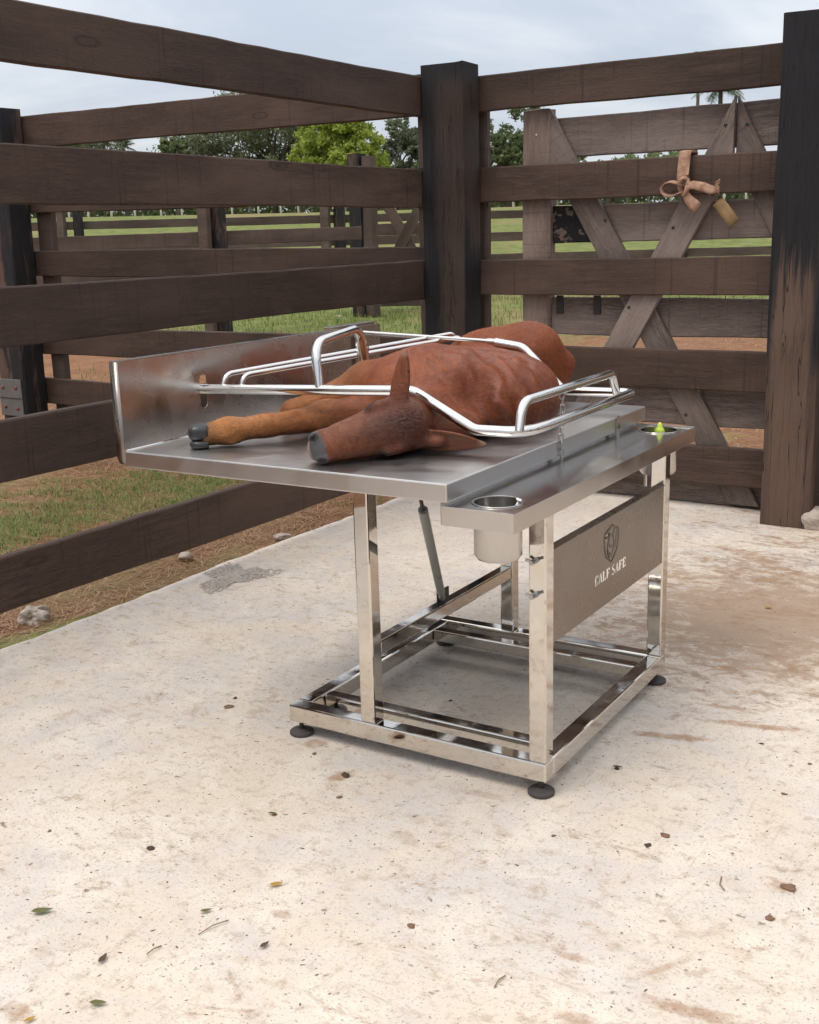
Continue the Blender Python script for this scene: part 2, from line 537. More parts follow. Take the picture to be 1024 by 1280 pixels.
# separate smears of tan mud
for (ex, ey, el, ew, ea, es) in [(0.147, 0.54, 0.142, 0.022, 0.326, 0.8), (0.354, 0.742, 0.154, 0.02, 0.217, 0.8), (0.627, -0.639, 0.106, 0.02, 0.08, 0.75), (0.439, -0.776, 0.043, 0.02, -0.012, 0.7), (-0.567, -0.159, 0.061, 0.02, 1.213, 0.8), (-0.766, -0.029, 0.036, 0.03, -0.383, 0.6), (0.668, -0.11, 0.04, 0.022, -0.447, 0.7), (-0.539, -1.322, 0.035, 0.02, -0.228, 0.7), (0.353, -0.596, 0.05, 0.012, 0.04, 0.5), (0.525, -0.544, 0.072, 0.012, 1.004, 0.5), (-0.173, -0.059, 0.094, 0.015, -2.998, 0.35), (-0.283, -0.782, 0.03, 0.014, 0.253, 0.5), (-0.213, -0.364, 0.045, 0.02, -0.533, 0.4), (0.25, 0.841, 0.112, 0.015, 0.217, 0.6), (-0.153, 2.559, 0.294, 0.05, -0.65, 0.6)]:
    mp = nd(t, 'ShaderNodeMapping', {'Location': (ex, ey, 0), 'Rotation': (0, 0, ea), 'Scale': (el * 1.25, ew * 1.5, 1)}, vector_type='TEXTURE')
    t.links.new(co, mp.inputs['Vector'])
    sx_ = nd(t, 'ShaderNodeSeparateXYZ', {0: mp.outputs[0]})
    rr_ = math_(t, 'SQRT', math_(t, 'ADD', math_(t, 'MULTIPLY', sx_.outputs[0], sx_.outputs[0]), math_(t, 'MULTIPLY', sx_.outputs[1], sx_.outputs[1])))
    rr_ = math_(t, 'ADD', rr_, math_(t, 'MULTIPLY', math_(t, 'SUBTRACT', n_tan, 0.5), 3.2))
    c = mixc(t, math_(t, 'MULTIPLY', mapr(t, rr_, 0.95, 0.35, 0, es), mapr(t, n_fine, 0.3, 0.55, 0.4, 1.0)), c, (0.36, 0.215, 0.125))
# damp brown stain spreading from the gate
dx = math_(t, 'MULTIPLY', math_(t, 'SUBTRACT', sp.outputs[0], 0.10), 0.95)
dy = math_(t, 'MULTIPLY', math_(t, 'SUBTRACT', sp.outputs[1], 1.75), 0.75)
rr = math_(t, 'SQRT', math_(t, 'ADD', math_(t, 'MULTIPLY', dx, dx), math_(t, 'MULTIPLY', dy, dy)))
damp = math_(t, 'ADD', rr, math_(t, 'MULTIPLY', math_(t, 'SUBTRACT', n_tan, 0.5), 2.6))
c = mixc(t, mapr(t, damp, 0.80, 0.25, 0, 0.8), c, (0.30, 0.20, 0.13))
# dark specks: crumbs of soil and dung trodden flat
for sc, lo, hi, a in ((22.0, 0.20, 0.05, 0.7), (55.0, 0.28, 0.08, 0.6), (9.0, 0.11, 0.035, 0.75), (110.0, 0.34, 0.1, 0.5)):
    vo = nd(t, 'ShaderNodeTexVoronoi', {'Scale': sc, 'Randomness': 1.0})
    wv = nd(t, 'ShaderNodeVectorMath', {0: mapping(t, co, (1, 1.25, 1)), 1: nd(t, 'ShaderNodeVectorMath', {0: nd(t, 'ShaderNodeTexNoise', {'Scale': sc * 1.6, 'Vector': co}).outputs['Color'], 1: (0.9 / sc,) * 3}, operation='MULTIPLY').outputs[0]}, operation='ADD').outputs[0]
    t.links.new(wv, vo.inputs['Vector'])
    cellr = nd(t, 'ShaderNodeSeparateXYZ', {0: vo.outputs['Color']}).outputs[0]
    on = mapr(t, math_(t, 'ADD', cellr, math_(t, 'MULTIPLY', math_(t, 'SUBTRACT', n_mid, 0.5), 0.8)), 0.66, 0.8)
    c = mixc(t, math_(t, 'MULTIPLY', mapr(t, vo.outputs['Distance'], lo, hi, 0, a), on), c, (0.13, 0.085, 0.055))
setin(t, b, Base_Color=c, Roughness=0.88, **{'Specular_IOR_Level': 0.25})
h = math_(t, 'ADD', math_(t, 'MULTIPLY', n_mid, 0.8), math_(t, 'MULTIPLY', n_fine, 0.5))
h = math_(t, 'ADD', h, math_(t, 'MULTIPLY', st, 0.2))
h = math_(t, 'ADD', h, math_(t, 'MULTIPLY', n_grit, 0.10))
bump(t, b, h, 0.55, 0.012)
M['concrete'] = m

# soil / pasture
m, t, b = new_mat('soil')
co = nd(t, 'ShaderNodeTexCoord').outputs['Object']
s = nd(t, 'ShaderNodeSeparateXYZ', {0: co})
nb = noise(t, co, 0.35, 6, 0.6, 0.5)
nm = noise(t, co, 2.6, 7, 0.65)
nf = noise(t, co, 34.0, 6, 0.7)
c = mixc(t, mapr(t, nm, 0.3, 0.7), (0.15, 0.068, 0.038), (0.25, 0.125, 0.07))
c = mixc(t, mapr(t, nf, 0.35, 0.75, 0, 0.75), c, (0.36, 0.215, 0.125))
c = mixc(t, mapr(t, nf, 0.45, 0.2, 0, 0.5), c, (0.085, 0.05, 0.03))
grass = mixc(t, mapr(t, nm, 0.3, 0.7), (0.11, 0.135, 0.04), (0.20, 0.225, 0.08))
grass = mixc(t, mapr(t, nf, 0.45, 0.8, 0, 0.6), grass, (0.24, 0.24, 0.10))
grass = mixc(t, mapr(t, noise(t, co, 0.16, 6, 0.65), 0.48, 0.62, 0, 0.75), grass, (0.25, 0.19, 0.10))
far = mapr(t, math_(t, 'ADD', s.outputs[1], math_(t, 'MULTIPLY', s.outputs[0], -0.62)), 13.0, 24.0, -0.3, 1.0)
gm = math_(t, 'ADD', nb, math_(t, 'MULTIPLY', far, 0.28))
gm = math_(t, 'ADD', gm, math_(t, 'MULTIPLY', math_(t, 'SUBTRACT', nm, 0.5), 0.22))
gmask = mapr(t, gm, 0.47, 0.58)
c = mixc(t, gmask, c, grass)
setin(t, b, Base_Color=c, Roughness=0.95, **{'Specular_IOR_Level': 0.1})
bump(t, b, math_(t, 'ADD', math_(t, 'MULTIPLY', nm, 1.0), math_(t, 'MULTIPLY', nf, 0.6)), 0.8, 0.03)
M['soil'] = m


def leafmat(name, a, bcol, trans=0.35):
    m, t, b = new_mat(name)
    co = nd(t, 'ShaderNodeTexCoord').outputs['Object']
    n = noise(t, co, 0.9, 4, 0.6)
    n2 = noise(t, co, 9.0, 2)
    g = nd(t, 'ShaderNodeNewGeometry').outputs['Random Per Island']
    c = mixc(t, mapr(t, math_(t, 'ADD', math_(t, 'MULTIPLY', n, 0.6), math_(t, 'MULTIPLY', g, 0.4)), 0.3, 0.7), a, bcol)
    setin(t, b, Base_Color=c, Roughness=0.6)
    tr = nd(t, 'ShaderNodeBsdfTranslucent', {'Color': c})
    mx = nd(t, 'ShaderNodeMixShader', {0: trans, 1: b.outputs[0], 2: tr.outputs[0]})
    out = [q for q in t.nodes if q.type == 'OUTPUT_MATERIAL'][0]
    t.links.new(mx.outputs[0], out.inputs['Surface'])
    return m


M['leaf_dark'] = leafmat('leaf_dark', (0.13, 0.155, 0.085), (0.25, 0.265, 0.155), 0.5)
M['leaf_mid'] = leafmat('leaf_mid', (0.11, 0.15, 0.065), (0.22, 0.26, 0.12), 0.5)
M['leaf_lime'] = leafmat('leaf_lime', (0.24, 0.32, 0.05), (0.48, 0.54, 0.12), 0.5)
M['leaf_grey'] = leafmat('leaf_grey', (0.115, 0.14, 0.085), (0.21, 0.235, 0.14), 0.5)
M['palm'] = leafmat('palm_frond', (0.055, 0.085, 0.03), (0.12, 0.16, 0.06))
M['grass'] = leafmat('grass_blade', (0.09, 0.145, 0.03), (0.26, 0.30, 0.085))
M['straw'] = leafmat('straw', (0.24, 0.125, 0.062), (0.47, 0.315, 0.185), 0.15)
M['bark'] = simple('bark', (0.10, 0.082, 0.066), 0.9, 0, 0.35, 5, 0.5)
M['rock'] = simple('rock', (0.42, 0.36, 0.31), 0.9, 0, 0.35, 9, 0.6)
M['clay'] = simple('red_clay', (0.42, 0.15, 0.075), 0.95, 0, 0.3, 9, 0.5)
M['clod'] = simple('dry_dung', (0.20, 0.12, 0.072), 0.95, 0, 0.45, 60, 0.7)
M['clod_dark'] = simple('dark_dung', (0.075, 0.05, 0.032), 0.95, 0, 0.45, 60, 0.7)
M['gravel'] = simple('grey_gravel', (0.44, 0.395, 0.345), 0.95, 0, 0.35, 50, 0.4)
M['dry_leaf'] = simple('dry_leaf', (0.22, 0.155, 0.055), 0.65, 0, 0.35, 40, 0.3)
M['green_leaf'] = simple('green_leaf', (0.14, 0.145, 0.045), 0.6, 0, 0.35, 40, 0.3)
M['yellow_leaf'] = simple('yellow_leaf', (0.45, 0.26, 0.04), 0.6, 0, 0.3, 40, 0.3)
M['brown_leaf'] = simple('brown_leaf', (0.10, 0.06, 0.03), 0.7, 0, 0.35, 40, 0.3)
M['twig'] = simple('dry_twig', (0.24, 0.17, 0.11), 0.9, 0, 0.3, 40)
M['white_post'] = simple('whitewash', (0.62, 0.60, 0.55), 0.9, 0, 0.2, 8)

# ------------------------------------------------------------------ ground and slab
def hgt(x, y):
    d = np.hypot(x - CAM.x, y - CAM.y)
    s = np.clip((d - 17) / 50, 0, 1)
    s = s * s * (3 - 2 * s)
    return -0.035 + 2.9 * s + 0.018 * np.sin(x * 2.3 + 1) * np.cos(y * 1.9) + 0.012 * np.sin(x * 6.1 + y * 4.7)


def grid_mesh(name, xs, ys, mat, hole=None):
    gx, gy = np.meshgrid(xs, ys)
    gz = hgt(gx, gy)
    nx = len(xs)
    V = np.stack([gx.ravel(), gy.ravel(), gz.ravel()], 1)
    F = []
    for j in range(len(ys) - 1):
        for i in range(nx - 1):
            if hole and hole(0.5 * (xs[i] + xs[i + 1]), 0.5 * (ys[j] + ys[j + 1])):
                continue
            a = j * nx + i
            F.append((a, a + 1, a + nx + 1, a + nx))
    return mk(name, V, F, mat, smooth=True)


def spaced(lo, hi, c0, c1, fine, coarse):
    a = [c0]
    s = fine
    while a[-1] > lo:
        a.append(max(lo, a[-1] - s)); s *= coarse
    a = a[::-1]
    x = c0
    while x < c1:
        x = min(c1, x + fine); a.append(x)
    s = fine
    while a[-1] < hi:
        a.append(min(hi, a[-1] + s)); s *= coarse
    return np.array(a)


SLAB_L, SLAB_B = -2.36, 4.25
gobj = grid_mesh('ground', spaced(-900, 900, -9, 3, 0.25, 1.25), spaced(-400, 1200, -2, 12, 0.25, 1.25), M['soil'],
                 hole=lambda x, y: x > SLAB_L + 0.3 and x < 7 and y < SLAB_B - 0.3 and y > -7)
tag(gobj, kind='structure')

# concrete slab: uneven left edge, real thickness
g = random.Random(3)
edge = []
y = -7.5
while y < SLAB_B:
    edge.append((SLAB_L + 0.03 - 0.012 * (y - 0) + 0.012 * math.sin(y * 3.1) + g.uniform(-0.008, 0.008), y))
    y += 0.07
V, F = [], []
ne = len(edge)
for x, y in edge:
    V += [(x - 0.012, y, -0.14), (x - 0.008, y, -0.012), (x + 0.006, y, 0.0)]
    for xx in (-1.9, -1.2, -0.4, 1.0, 7.5):
        V.append((xx, y, 0.0))
for i in range(ne - 1):
    for k in range(7):
        a = i * 8 + k
        F.append((a, a + 1, a + 9, a + 8))
nb0 = len(V)
for k in range(1, 8):
    p = V[(ne - 1) * 8 + k]
    V.append((p[0], p[1], -0.14))
for k in range(1, 7):
    F.append(((ne - 1) * 8 + k, (ne - 1) * 8 + k + 1, nb0 + k, nb0 + k - 1))
tag(mk('concrete_floor', V, F, M['concrete']), kind='structure')

# ------------------------------------------------------------------ fences around the pen
RAIL_Z = [(2.352, 0.205), (1.859, 0.205), (1.348, 0.212), (0.861, 0.225), (0.346, 0.21)]
LX, RY = -2.332, 3.41


def rail(parent, p0, p1, ztop, h, thick, seed, mat, side=1.0, dz=0.0, name='rail', root=(0, 0, 0)):
    """plank from p0 to p1 (xy); the face at the line, the thickness to the left of p0->p1 (side=1)"""
    d = Vector((p1[0] - p0[0], p1[1] - p0[1], dz))
    L = d.length
    v, f = plank(L, h, thick, seed)
    if side < 0:
        v = [(a, -bq, cq) for a, bq, cq in v]
        f = [tuple(reversed(q)) for q in f]
    o = mk(name, v, f, mat, parent)
    o.location = (p0[0] - root[0], p0[1] - root[1], ztop - h / 2 - root[2])
    o.rotation_euler = (0, -math.asin(dz / L), math.atan2(d.y, d.x))
    return o


def post(parent, x0, x1, y0, y1, ztop, mat, seed, root=(0, 0, 0), name='post', zb=-0.1, lean=(0, 0), wob=0.004):
    """squared timber post, origin at its near left foot corner"""
    g = random.Random(seed)
    w, d = x1 - x0, y1 - y0
    c = 0.012
    prof = [(c, 0), (w - c, 0), (w, c), (w, d - c), (w - c, d), (c, d), (0, d - c), (0, c)]
    V, F = [], []
    n = 14
    zs = [zb + (ztop - zb) * i / n for i in range(n + 1)]
    for i, z in enumerate(zs):
        for k, (px, py) in enumerate(prof):
            V.append((px + lean[0] * z + wob * math.sin(z * 3 + k) + g.uniform(-1, 1) * wob * 0.5, py + lean[1] * z + wob * math.cos(z * 2.4 + k * 2) + g.uniform(-1, 1) * wob * 0.5, z + (g.uniform(-0.006, 0.006) if i == n else 0)))
    for i in range(n):
        for k in range(8):
            a, b2 = i * 8 + k, i * 8 + (k + 1) % 8
            F.append((a, b2, b2 + 8, a + 8))
    V.append((w / 2 + lean[0] * ztop, d / 2 + lean[1] * ztop, ztop + 0.012))
    for k in range(8):
        F.append((n * 8 + k, n * 8 + (k + 1) % 8, len(V) - 1))
    o = mk(name, V, F, mat, parent)
    o.location = (x0 - root[0], y0 - root[1], -root[2])
    return o


# left run
rt = (LX, 1.5, 0)
fl = tag(empty('rail_fence', rt), 'dark brown five-rail timber fence along the left edge of the concrete', 'fence')
for i, (zt, h) in enumerate(RAIL_Z):
    rail(fl, (LX, RY + 0.04), (LX, -3.2), zt + (0.004 if i else 0.012), h + 0.008, 0.045, 11 + i, M['rail'], side=-1, root=rt)
post(fl, LX - 0.22, LX - 0.047, -2.3, -2.1, 2.5, M['post_dark'], 4, root=rt)
# right run with the corner post and the tall post
rt = (-1.2, RY, 0)
fr_ = tag(empty('rail_fence', rt), 'dark brown five-rail fence between the square corner post and the tall black post', 'fence')
for i, (zt, h) in enumerate(RAIL_Z):
    rail(fr_, (-2.20, RY), (-0.20, RY), zt + (0.006, 0.0, 0.0, 0.0, 0.0)[i], h - (0.012 if i < 4 else 0), 0.042, 31 + i, M['rail'], side=1, root=rt)
tag(post(fr_, -2.330, -2.058, 3.20, 3.405, 2.415, M['post_corner'], 5, root=rt), 'square corner post, black stain worn to brown')
tag(post(fr_, -0.332, -0.072, 3.20, 3.405, 2.455, M['post_right'], 6, root=rt), 'tall post, black above and bare brown below')
post(fr_, -2.52, -2.385, 3.46, 3.52, 2.36, M['batten'], 8, root=rt, name='batten')
post(fr_, -2.20, -2.05, 3.46, 3.52, 2.36, M['batten'], 9, root=rt, name='batten')
for i, (zt, h) in enumerate(RAIL_Z):
    rail(fr_, (-0.05, RY), (3.1, RY), zt, h - 0.01, 0.042, 91 + i, M['rail'], side=1, root=rt)
# the pen's right-hand side, beside the camera; the steel mirrors it
rt = (3.1, 0, 0)
fs = tag(empty('rail_fence', rt), 'dark rail fence closing the pen on the right, outside the picture', 'fence')
for i, (zt, h) in enumerate(RAIL_Z):
    rail(fs, (3.1, -4.4), (3.1, RY), zt, h, 0.045, 111 + i, M['rail'], side=-1, root=rt)
for yy_ in (3.2, 0.6, -2.2):
    post(fs, 3.05, 3.3, yy_, yy_ + 0.2, 2.45, M['post_dark'], 120, root=rt)
# the same line carried on to the left beyond the corner
rt = (-4.5, RY, 0)
fb = tag(empty('rail_fence', rt), 'brown rail fence behind the left fence with a black post and hinge plate', 'fence')
LZ = [(2.40, 0.225), (1.885, 0.19), (1.43, 0.19), (0.885, 0.21), (0.46, 0.20)]
for i, (zt, h) in enumerate(LZ):
    rail(fb, (-2.40, RY), (-6.4, RY), zt, h, 0.042, 51 + i, M['rail'], side=-1, root=rt, dz=(0.03, 0.04, 0.03, 0.0, 0.03)[i])
post(fb, -6.24, -5.945, 3.195, 3.405, 2.475, M['post_dark'], 14, root=rt, lean=(0.012, 0))
post(fb, -5.93, -5.78, 3.455, 3.52, 2.3, M['batten'], 15, root=rt, name='batten')
pl = mk('hinge_plate', *box(-0.13, 0.13, -0.012, 0, 0, 0.285, 0.004), M['hinge'], fb)
pl.location = (-6.10 + 4.5, 3.19 - RY, 0.215)
mk('seam', *box(-0.128, 0.128, -0.004, 0, 0, 0.006), M['dark_metal'], pl, loc=(0, -0.012, 0.135))
for bx_, bz_ in ((-0.07, 0.07), (0.07, 0.06), (-0.08, 0.22), (0.07, 0.22)):
    v, f = lathe([(0.002, 0.010), (0.012, 0.008), (0.016, 0.002), (0.016, 0.0)][::-1], 10)
    bo = mk('bolt', v, f, M['rust'], pl, True, (bx_, -0.013, bz_))
    bo.rotation_euler = (R2(90), 0, 0)

# ------------------------------------------------------------------ weathered gate folded back behind the right fence
rt = (-1.0, 3.5, 0)
gate = tag(empty('gate', rt), 'weathered grey wooden gate with crossed braces, leaning behind the right fence', 'gate')


def gl(o):
    o.location = (o.location.x - rt[0], o.location.y - rt[1], o.location.z)
    return o


GB = [(2.108, 0.215), (1.635, 0.20), (1.125, 0.205), (0.655, 0.215), (0.165, 0.16)]
for i, (zt, h) in enumerate(GB):
    v, f = plank(2.39, h, 0.035, 70 + i, wob=0.006)
    gl(mk('board', v, f, M['gate_wood_stained' if i == 1 else 'gate_wood'], gate, loc=(-1.66, 3.515, zt - h / 2)))
gl(post(gate, -1.828, -1.655, 3.475, 3.56, 2.155, M['gate_post'], 75, name='stile', zb=0.02))
gl(post(gate, 0.60, 0.74, 3.475, 3.56, 2.155, M['gate_post'], 76, name='stile', zb=0.02))


def brace(poly, ang, y, seed):
    """brace sawn to the outline poly (x, z); its own x axis runs along the grain"""
    x0, z0 = poly[0]
    ca, sa = math.cos(ang), math.sin(ang)
    loc = [((x - x0) * ca + (z - z0) * sa, -(x - x0) * sa + (z - z0) * ca) for x, z in poly]
    n = len(loc)
    cxm = sum(p[0] for p in loc) / n; czm = sum(p[1] for p in loc) / n
    V = [(p[0], 0.004, p[1]) for p in loc] + [(cxm + (p[0] - cxm) * 0.995, 0.0, czm + (p[1] - czm) * 0.96) for p in loc] + [(p[0], 0.03, p[1]) for p in loc]
    F = [tuple(n + k for k in range(n)), tuple(2 * n + k for k in range(n))[::-1]]
    for k in range(n):
        q = (k + 1) % n
        F += [(k, q, n + q, n + k), (k, 2 * n + k, 2 * n + q, q)]
    o = mk('brace', V, F, M['gate_wood'], gate, loc=(x0, y, z0))
    o.rotation_euler = (0, -ang, 0)
    return gl(o)


d1 = lambda z: -1.435 + 0.582 * (1.634 - z)
d2 = lambda z: -0.948 + 0.54 * (z - 1.36)
d3 = lambda z: -0.278 - 0.54 * (z - 1.36)
HW = 0.087
SEAM = -0.613
zA = 1.36 + (SEAM - HW + 0.948) / 0.54      # where the left edge of the second brace meets the seam
zB = 1.36 + (SEAM + HW + 0.948) / 0.54
brace([(d1(0.02) - HW, 0.02), (d1(0.02) + HW, 0.02), (-1.652, 2.15), (-1.652, 1.857)], math.atan2(-1, 0.582) + math.pi, 3.4785, 80)
brace([(d2(0.02) - HW, 0.02), (d2(0.02) + HW, 0.02), (SEAM - 0.002, zA), (SEAM - 0.002, 2.14), (d2(2.12) - HW, 2.12)], math.atan2(1, 0.54), 3.446, 81)
brace([(d3(0.02) - HW, 0.02), (d3(0.02) + HW, 0.02), (d3(2.12) + HW, 2.12), (SEAM + 0.002, 2.14), (SEAM + 0.002, zA)], math.atan2(-1, 0.54) + math.pi, 3.4785, 82)
for tx in (-1.605, -1.375):
    gl(mk('hinge_tab', *box(tx - 0.022, tx + 0.022, 3.506, 3.5145, 1.035, 1.14, 0.002), M['dark_metal'], gate))
for bx_, bz_ in ((-1.74, 2.02), (-1.74, 0.99), (-0.66, 2.0), (-0.56, 2.0), (-1.32, 1.55), (-0.92, 1.5), (-0.83, 0.50), (-1.16, 1.08), (-1.74, 1.72)):
    v, f = lathe([(0.009, 0.0), (0.008, 0.003), (0.002, 0.004)], 10)
    bo = mk('bolt', v, f, M['dark_metal'] if bx_ != -1.74 else M['zinc'], gate, True)
    bo.rotation_euler = (R2(90), 0, 0)
    bo.location = (bx_, 3.445 if bx_ in (-0.66, -0.92, -1.16) else 3.4765, bz_)
    gl(bo)

# ------------------------------------------------------------------ far pens and pasture
def far_fence(label, ax, ay, bx, by, rails, posts, seed, thick=0.04, zoff=0.0):
    L = math.hypot(bx - ax, by - ay)
    rt = ((ax + bx) / 2, (ay + by) / 2, 0)
    root = tag(empty('rail_fence', rt), label, 'fence')
    for i, (zt, h, dz) in enumerate(rails):
        rail(root, (ax, ay), (bx, by), zt + zoff, h, thick, seed + i, M['rail_far'], side=1, root=rt, dz=dz)
    for i, (s, w, zt) in enumerate(posts):
        x, y = ax + (bx - ax) * s, ay + (by - ay) * s
        post(root, x - w / 2, x + w / 2, y - 0.12 - 0.02, y - 0.02, zt + zoff, M['post_dark'] if i % 2 else M['rail_far'], seed + 20 + i, root=rt, zb=-0.4 + 0 * zoff)
    return root


def at(px, py, tt):
    """point seen at pixel (1024x1280 frame) at distance tt along the view axis"""
    return CAM + tt * (_f + _r * ((px - 512) / 1422.04) - _u * ((py - 640) / 1422.04))


a0, a1 = at(-60, 310, 17.0), at(452, 288, 19.0)
far_fence('far brown fence with a pale upper rail, seen between the near left rails', a0.x, a0.y, a1.x, a1.y,
          [(1.60, 0.22, 0.06), (1.12, 0.22, 0.04), (0.62, 0.22, 0.04)], [(0.60, 0.19, 2.2), (0.635, 0.25, 2.2), (0.05, 0.25, 2.2)], 200)
a0, a1 = at(-60, 290, 28.0), at(1030, 290, 30.0)
far_fence('most distant brown rail fence in front of the meadow', a0.x, a0.y, a1.x, a1.y,
          [(1.98, 0.20, 0.0), (1.44, 0.22, 0.0), (0.9, 0.22, 0.0)], [(0.122, 0.22, 2.4), (0.14, 0.25, 2.4), (0.414, 0.26, 2.5), (0.43, 0.3, 2.5), (0.66, 0.25, 2.4), (0.83, 0.25, 2.4)], 240, zoff=0.06)
pB = at(452, 300, 21.0)
gp = tag(empty('gate_post', (pB.x, pB.y, 0)), 'far dark square gate post with a rope end tied to it', 'post')
post(gp, -0.16, 0.10, -0.15, 0.1, 2.95, M['post_dark'], 301, zb=-0.2)
post(gp, 0.11, 0.30, -0.1, 0.12, 2.9, M['rail_far'], 302, zb=-0.2, name='batten')
cr = at(497, 300, 21.5)
gx = tag(empty('far_gate', (cr.x, cr.y, 0)), 'far wooden gate with an X brace beside the corner post', 'gate')
for i, (zt, h) in enumerate(((2.45, 0.2), (1.72, 0.22), (1.22, 0.2), (0.8, 0.2), (0.35, 0.2))):
    v, f = plank(1.75, h, 0.035, 310 + i)
    mk('board', v, f, M['rail_far'], gx, loc=(-0.70, 0.15, zt - h / 2)).rotation_euler = (0, 0, R2(22))
for (x0, z0, x1, z1) in ((-0.45, 2.5, 0.75, 0.3), (0.72, 2.5, -0.5, 0.3)):
    d = Vector((x1 - x0, 0, z1 - z0))
    v, f = plank(d.length, 0.2, 0.035, 320)
    o = mk('brace', v, f, M['rail_far'], gx, loc=(x0 * math.cos(R2(22)), x0 * math.sin(R2(22)) + (0.05 if x0 < 0 else 0.0), z0))
    o.rotation_euler = Matrix.Rotation(R2(22), 3, 'Z').to_4x4().to_3x3().to_euler()
    o.rotation_mode = 'XYZ'
    o.rotation_euler = (Matrix.Rotation(R2(22), 3, 'Z') @ Matrix.Rotation(math.atan2(-d.z, d.x), 3, 'Y')).to_euler()

# ------------------------------------------------------------------ stainless treatment table (table frame: x along its front, y to the back)
TROT = 0.0143
ZT = 0.9025                                   # top of the tray
XL, XR, YF, YB, ZL = -1.298, -0.172, -0.207, 1.183, 0.854
table = tag(empty('treatment_table', (0, 0, 0), TROT), 'stainless steel calf treatment table on the concrete, with tilting tray and clamp bars', 'table')


def T(name, vf, mat='frame', smooth=False, parent=None, angle=R2(35)):
    return mk(name, vf[0], vf[1], M[mat], parent or table, smooth, angle=angle if smooth else None)


def bar(x0, x1, y0, y1, z0, z1, name='base_bar', mat='frame', b=0.005, parent=None):
    return T(name, box(x0, x1, y0, y1, z0, z1, b), mat, False, parent)


W, D, S = 0.8695, 0.957, 0.051
zb, zt = 0.0465, 0.102
bar(-W, 0, 0, S, zb, zt)                                  # front
bar(-W, 0, D - S, D, zb, zt)                              # back
bar(-W + 0.0005, -W + S, S + 0.001, D - S - 0.001, zb + 0.0005, zt - 0.0005)   # left
bar(-S, -0.0005, S + 0.001, D - S - 0.001, zb + 0.0005, zt - 0.0005)           # right
bar(-W + S + 0.001, -S - 0.001, 0.118, 0.118 + 0.045, zb + 0.012, zt - 0.002, 'inner_bar')
bar(-W + S + 0.001, -S - 0.001, D - 0.163, D - 0.118, zb + 0.012, zt - 0.002, 'inner_bar')
# legs
for x0 in (-S, -0.601):
    for y0 in (0.0005, D - S - 0.0005):
        top = 0.795 if x0 == -S else 0.845
        lg = bar(x0 + (0.0 if x0 != -S else -0.0005), x0 + S - 0.0008, y0, y0 + S, zt + 0.0005, top, 'leg')
        if x0 == -S and y0 < 0.1:
            for zz in (0.67, 0.577):
                hub = T('bolt', tube([(-0.033, 0.001, zz), (-0.033, -0.014, zz)], [0.008, 0.007], 10), 'zinc', True, lg)
                T('wing_nut', merge(tube(fillet([(-0.052, -0.016, zz + 0.006), (-0.036, -0.010, zz), (-0.016, -0.017, zz + 0.008)], 0.01), 0.0042, 8), tube([(-0.033, -0.006, zz), (-0.033, -0.022, zz)], 0.0065, 8)), 'zinc', True, lg)
bar(-0.5955, -0.5555, S + 0.001, D - S - 0.001, 0.300, 0.345, 'cross_bar')
# adjustable feet
for x, y in ((-0.026, 0.026), (-W + 0.026, 0.026), (-0.026, D - 0.026), (-W + 0.026, D - 0.026)):
    ft = T('foot', lathe([(0.034, 0.0), (0.0375, 0.003), (0.0375, 0.010), (0.033, 0.0135), (0.016, 0.016), (0.012, 0.019), (0.0, 0.019)], 28, (x, y, 0.0005)), 'rubber', True)
    T('foot_screw', tube([(x, y, 0.017), (x, y, 0.050)], 0.0075, 10), 'dark_metal', True, ft)
# side sheet with the name cut through it
def outline(pts, off):
    return [(p[0] + off[0], p[1] + off[1]) for p in pts]


LET = {   # stencil strokes in a cell 1 wide, 1.25 high
    'C': [[(0, .25), (.2, 0), (.46, 0), (.46, .2), (.40, .3), (.40, .95), (.46, 1.05), (.46, 1.25), (.2, 1.25), (0, 1.0)],
          [(.5, 0), (.8, 0), (.95, .18), (.95, .42), (.75, .42), (.68, .16), (.5, .13)], [(.5, 1.25), (.8, 1.25), (.95, 1.1), (.95, .86), (.78, .86), (.7, 1.1), (.5, 1.12)]],
    'A': [[(0, 0), (.26, 0), (.47, .95), (.44, 1.25), (.34, 1.25)], [(.52, 1.25), (.68, 1.25), (1.02, 0), (.60, 0), (.50, .85)], [(.33, .30), (.5, .30), (.46, .46), (.37, .46)]],
    'L': [[(.0, 0), (.47, 0), (.47, 1.25), (.0, 1.25)], [(.5, 0), (.95, 0), (.95, .38), (.80, .44), (.72, .22), (.52, .22)]],
    'F': [[(.0, 0), (.47, 0), (.47, 1.25), (.0, 1.25)], [(.5, 1.25), (.95, 1.25), (.95, .92), (.80, .86), (.72, 1.02), (.52, 1.02)], [(.5, .56), (.78, .56), (.78, .76), (.5, .76)]],
    'E': [[(.0, 0), (.47, 0), (.47, 1.25), (.0, 1.25)], [(.5, 1.25), (.95, 1.25), (.95, .92), (.80, .86), (.72, 1.02), (.52, 1.02)], [(.5, .56), (.78, .56), (.78, .76), (.5, .76)], [(.5, 0), (.95, 0), (.95, .34), (.80, .42), (.72, .22), (.52, .22)]],
    'S': [[(.05, .05), (.5, 0), (.82, .1), (.95, .32), (.85, .58), (.42, .80), (.34, .95), (.42, 1.1), (.85, 1.15), (.85, 1.25), (.45, 1.25), (.14, 1.12), (.05, .9), (.18, .68), (.58, .46), (.64, .3), (.55, .15), (.05, .22)]],
}
PY0, PY1, PZ0, PZ1 = S + 0.001, D - S - 0.001, 0.432, 0.690
cu = bpy.data.curves.new('side_sheet', 'CURVE')
cu.dimensions = '2D'
cu.fill_mode = 'BOTH'
cu.extrude = 0.0004


def spl(pts):
    s = cu.splines.new('POLY')
    s.points.add(len(pts) - 1)
    for q, p in zip(s.points, pts):
        q.co = (p[0], p[1], 0, 1)
    s.use_cyclic_u = True


